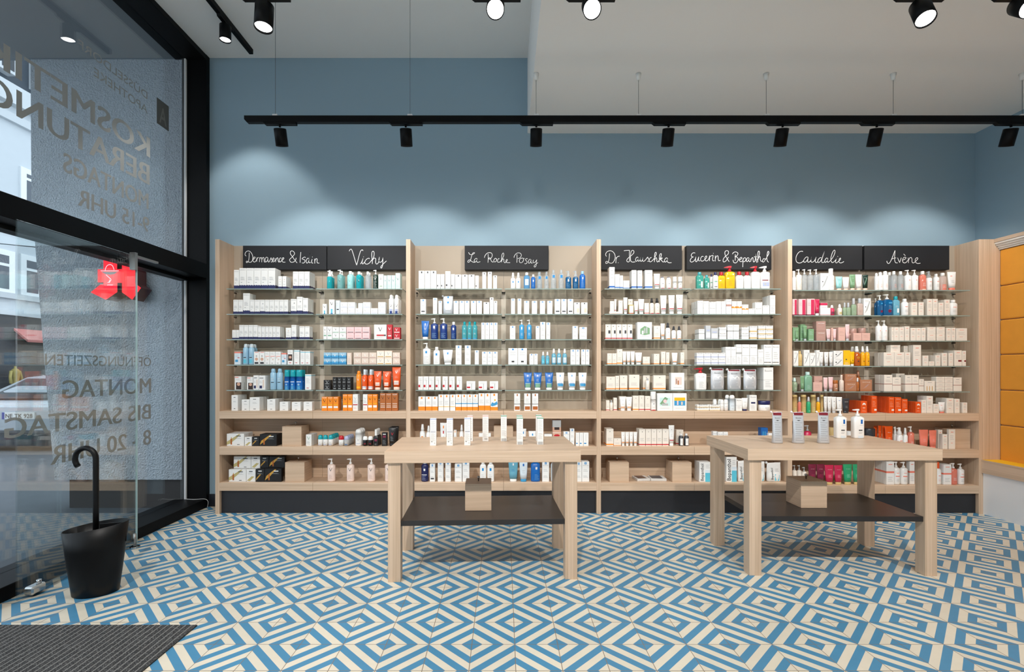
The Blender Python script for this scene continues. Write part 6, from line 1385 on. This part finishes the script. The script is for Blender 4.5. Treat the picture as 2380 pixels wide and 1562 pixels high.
# ---------------------------------------------------------------- labels of the goods
BAYN = ['', 'first bay', 'second bay', 'third bay', 'fourth bay', 'fifth bay', 'sixth bay', 'seventh bay', 'eighth bay']
def plural(w):
    h = w.split(' with ')[0].split(' picturing ')[0].split(' standing ')[0].split(' on ')[0]
    return h + 's'
for (bay, row), items in GOODS.items():
    by = {}
    for it in items:
        desc = BOX[it[4]][2] if it[4] in BOX else VES[it[4]][4]
        desc = desc.replace(' on the bottom shelf', '').replace(' standing on its cap', '')
        by.setdefault(desc, []).append(it)
    for desc, L_ in by.items():
        cols = sorted({round(x, 3) for x, *_ in L_ })
        cen = []
        for c in cols:
            if not cen or c - cen[-1] > 0.006: cen.append(c)
        for x, lv, k, j, st, o in L_:
            i = max(q for q in range(len(cen)) if x >= cen[q] - 0.004)
            where = f'{ROWN[row]}, {BAYN[bay]}'
            pre = ('lower ', 'upper ')[lv] if k == 2 else (f'{("lowest", "second", "third", "topmost")[lv if lv < k - 1 else 3]} ' if k > 2 else '')
            beh = ['', 'one behind the ', 'two behind the ', 'three behind the ', 'four behind the ', 'five behind the ', 'six behind the '][j]
            o_ = f'{ORD[i + 1]} ' if len(cen) > 1 else ''
            lab = f'{beh}{o_}{pre}{desc}, {where}' if beh else f'{o_}{pre}{desc}, {where}'
            if o_ and len(lab.split()) <= 14: lab = lab.replace(desc + ',', desc + ' from left,')
            o['label'] = lab
        if len(L_) > 1:
            for it in L_: it[5]['group'] = f'{plural(desc)} on the {ROWN[row]}, {BAYN[bay]}'

# ---------------------------------------------------------------- goods on the display tables
BOX['xp'] = ('wh', [('r', 0, .955, 1, 1, 'lav'), ('r', .1, .50, .9, .515, 'navy')] + T(9, .56, .042, .12, .88, h=.006) + T(8, .18, .038, .12, .88, h=.006) + [('r', .2, .14, .4, .16, 'dk'), ('o', .75, .1, .08, 'gry')], 'thin white carton with lilac lid')
BOX['xr'] = ('wh', [('r', 0, .955, 1, 1, 'rose')] + T(18, .17, .043, .12, .88, h=.006) + [('r', .3, .08, .8, .12, 'gry')], 'thin white carton with rose lid')
BOX['xg'] = ('wh', [('r', 0, .955, 1, 1, 'tea')] + T(10, .5, .043, .12, .88, h=.006) + T(6, .22, .04, .12, .88, 'txt', .006) + [('r', .1, .02, .9, .12, 'gry')], 'thin white carton with green lid')
def on_table(st, xl, xr, yt, yb_, d_extra, lab, grp, rz=0.03, ztab=0.79):
    d = (EYE - ztab) * F / (yb_ - CY)
    X0, X1 = px(xl, d), px(xr, d)
    h = pz(yt, d) - ztab
    o = make(st, X1 - X0, h, d_extra, ((X0 + X1) / 2, d, ztab + 0.0005), rz)
    o['label'] = lab; o['group'] = grp
def dpx(v): return 940 + v / 4.34
def dpy(v): return 840 + v / 4.34
g = 'thin cartons on the display table'
for st, a, b, yt, yb_, lab in (('xp', 258, 320, 577, 852, 'thin white carton with lilac lid, first from the left on table'), ('xp', 426, 488, 577, 852, 'thin white carton with lilac lid, second from the left on table'),
                               ('xp', 604, 666, 571, 850, 'thin white carton with lilac lid, standing in front of a rose lidded one'), ('xr', 634, 690, 548, 808, 'thin white carton with rose lid, half hidden behind a lilac one'),
                               ('xr', 788, 848, 545, 808, 'thin white carton with rose lid, standing alone in middle of table'), ('xg', 973, 1032, 545, 808, 'thin white carton with green lid, standing alone right of the rose ones'),
                               ('xg', 1132, 1190, 545, 806, 'rear thin white carton with green lid, middle pair of the table'), ('xg', 1136, 1196, 567, 843, 'front thin white carton with green lid, middle pair of the table'),
                               ('xg', 1328, 1384, 541, 804, 'rear thin white carton with green lid, pair at right table end'), ('xg', 1341, 1402, 567, 843, 'front thin white carton with green lid, pair at right table end')):
    on_table(st, dpx(a), dpx(b), dpy(yt), dpy(yb_), 0.036, lab, g)
VES['zp'] = ('pouch', 'silv', 'wh', [('r', 0, .9, 1, 1.0, 'dred'), ('t', 'Eucerin', .5, .80, .5, 'bl'), ('p', [(.3, .75), (.7, .75), (.5, .72)], 'bl')] + T(9, .1, .07, .15, .85), 'silver refill pouch', {'taper': .9})
VES['zb'] = ('pump', 'wh', 'wh', [('r', .6, .72, .78, .93, 'blue'), ('r', .35, .02, .8, .14, 'pale'), ('r', .4, .38, .75, .43, 'dk'), ('r', .4, .3, .75, .315, 'txt'), ('r', .4, .24, .7, .255, 'txt'), ('t', 'LA ROCHE-POSAY', .68, .64, .4, 'dtx')], 'white pump bottle', {'square': 1})
def tpx(v): return 1630 + v / 5.535
def tpy(v): return 930 + v / 5.535
for a, b, lab in ((915, 1062, 'silver refill pouch with dark red top, first from left on right table'), (1180, 1342, 'silver refill pouch with dark red top, middle one on right table'), (1506, 1665, 'silver refill pouch with dark red top, next to the white pump bottles')):
    on_table('zp', tpx(a + 6), tpx(b - 6), tpy(148), tpy(560), 0.05, lab, 'silver refill pouches on the display table', -0.25)
for a, b, lab in ((1746, 1880, 'white pump bottle with blue square, beside the third silver pouch'), (1971, 2107, 'white pump bottle with blue square, last item on right table')):
    on_table('zb', tpx(a), tpx(b), tpy(118), tpy(495), 0.05, lab, 'white pump bottles on the display table', 0.0)
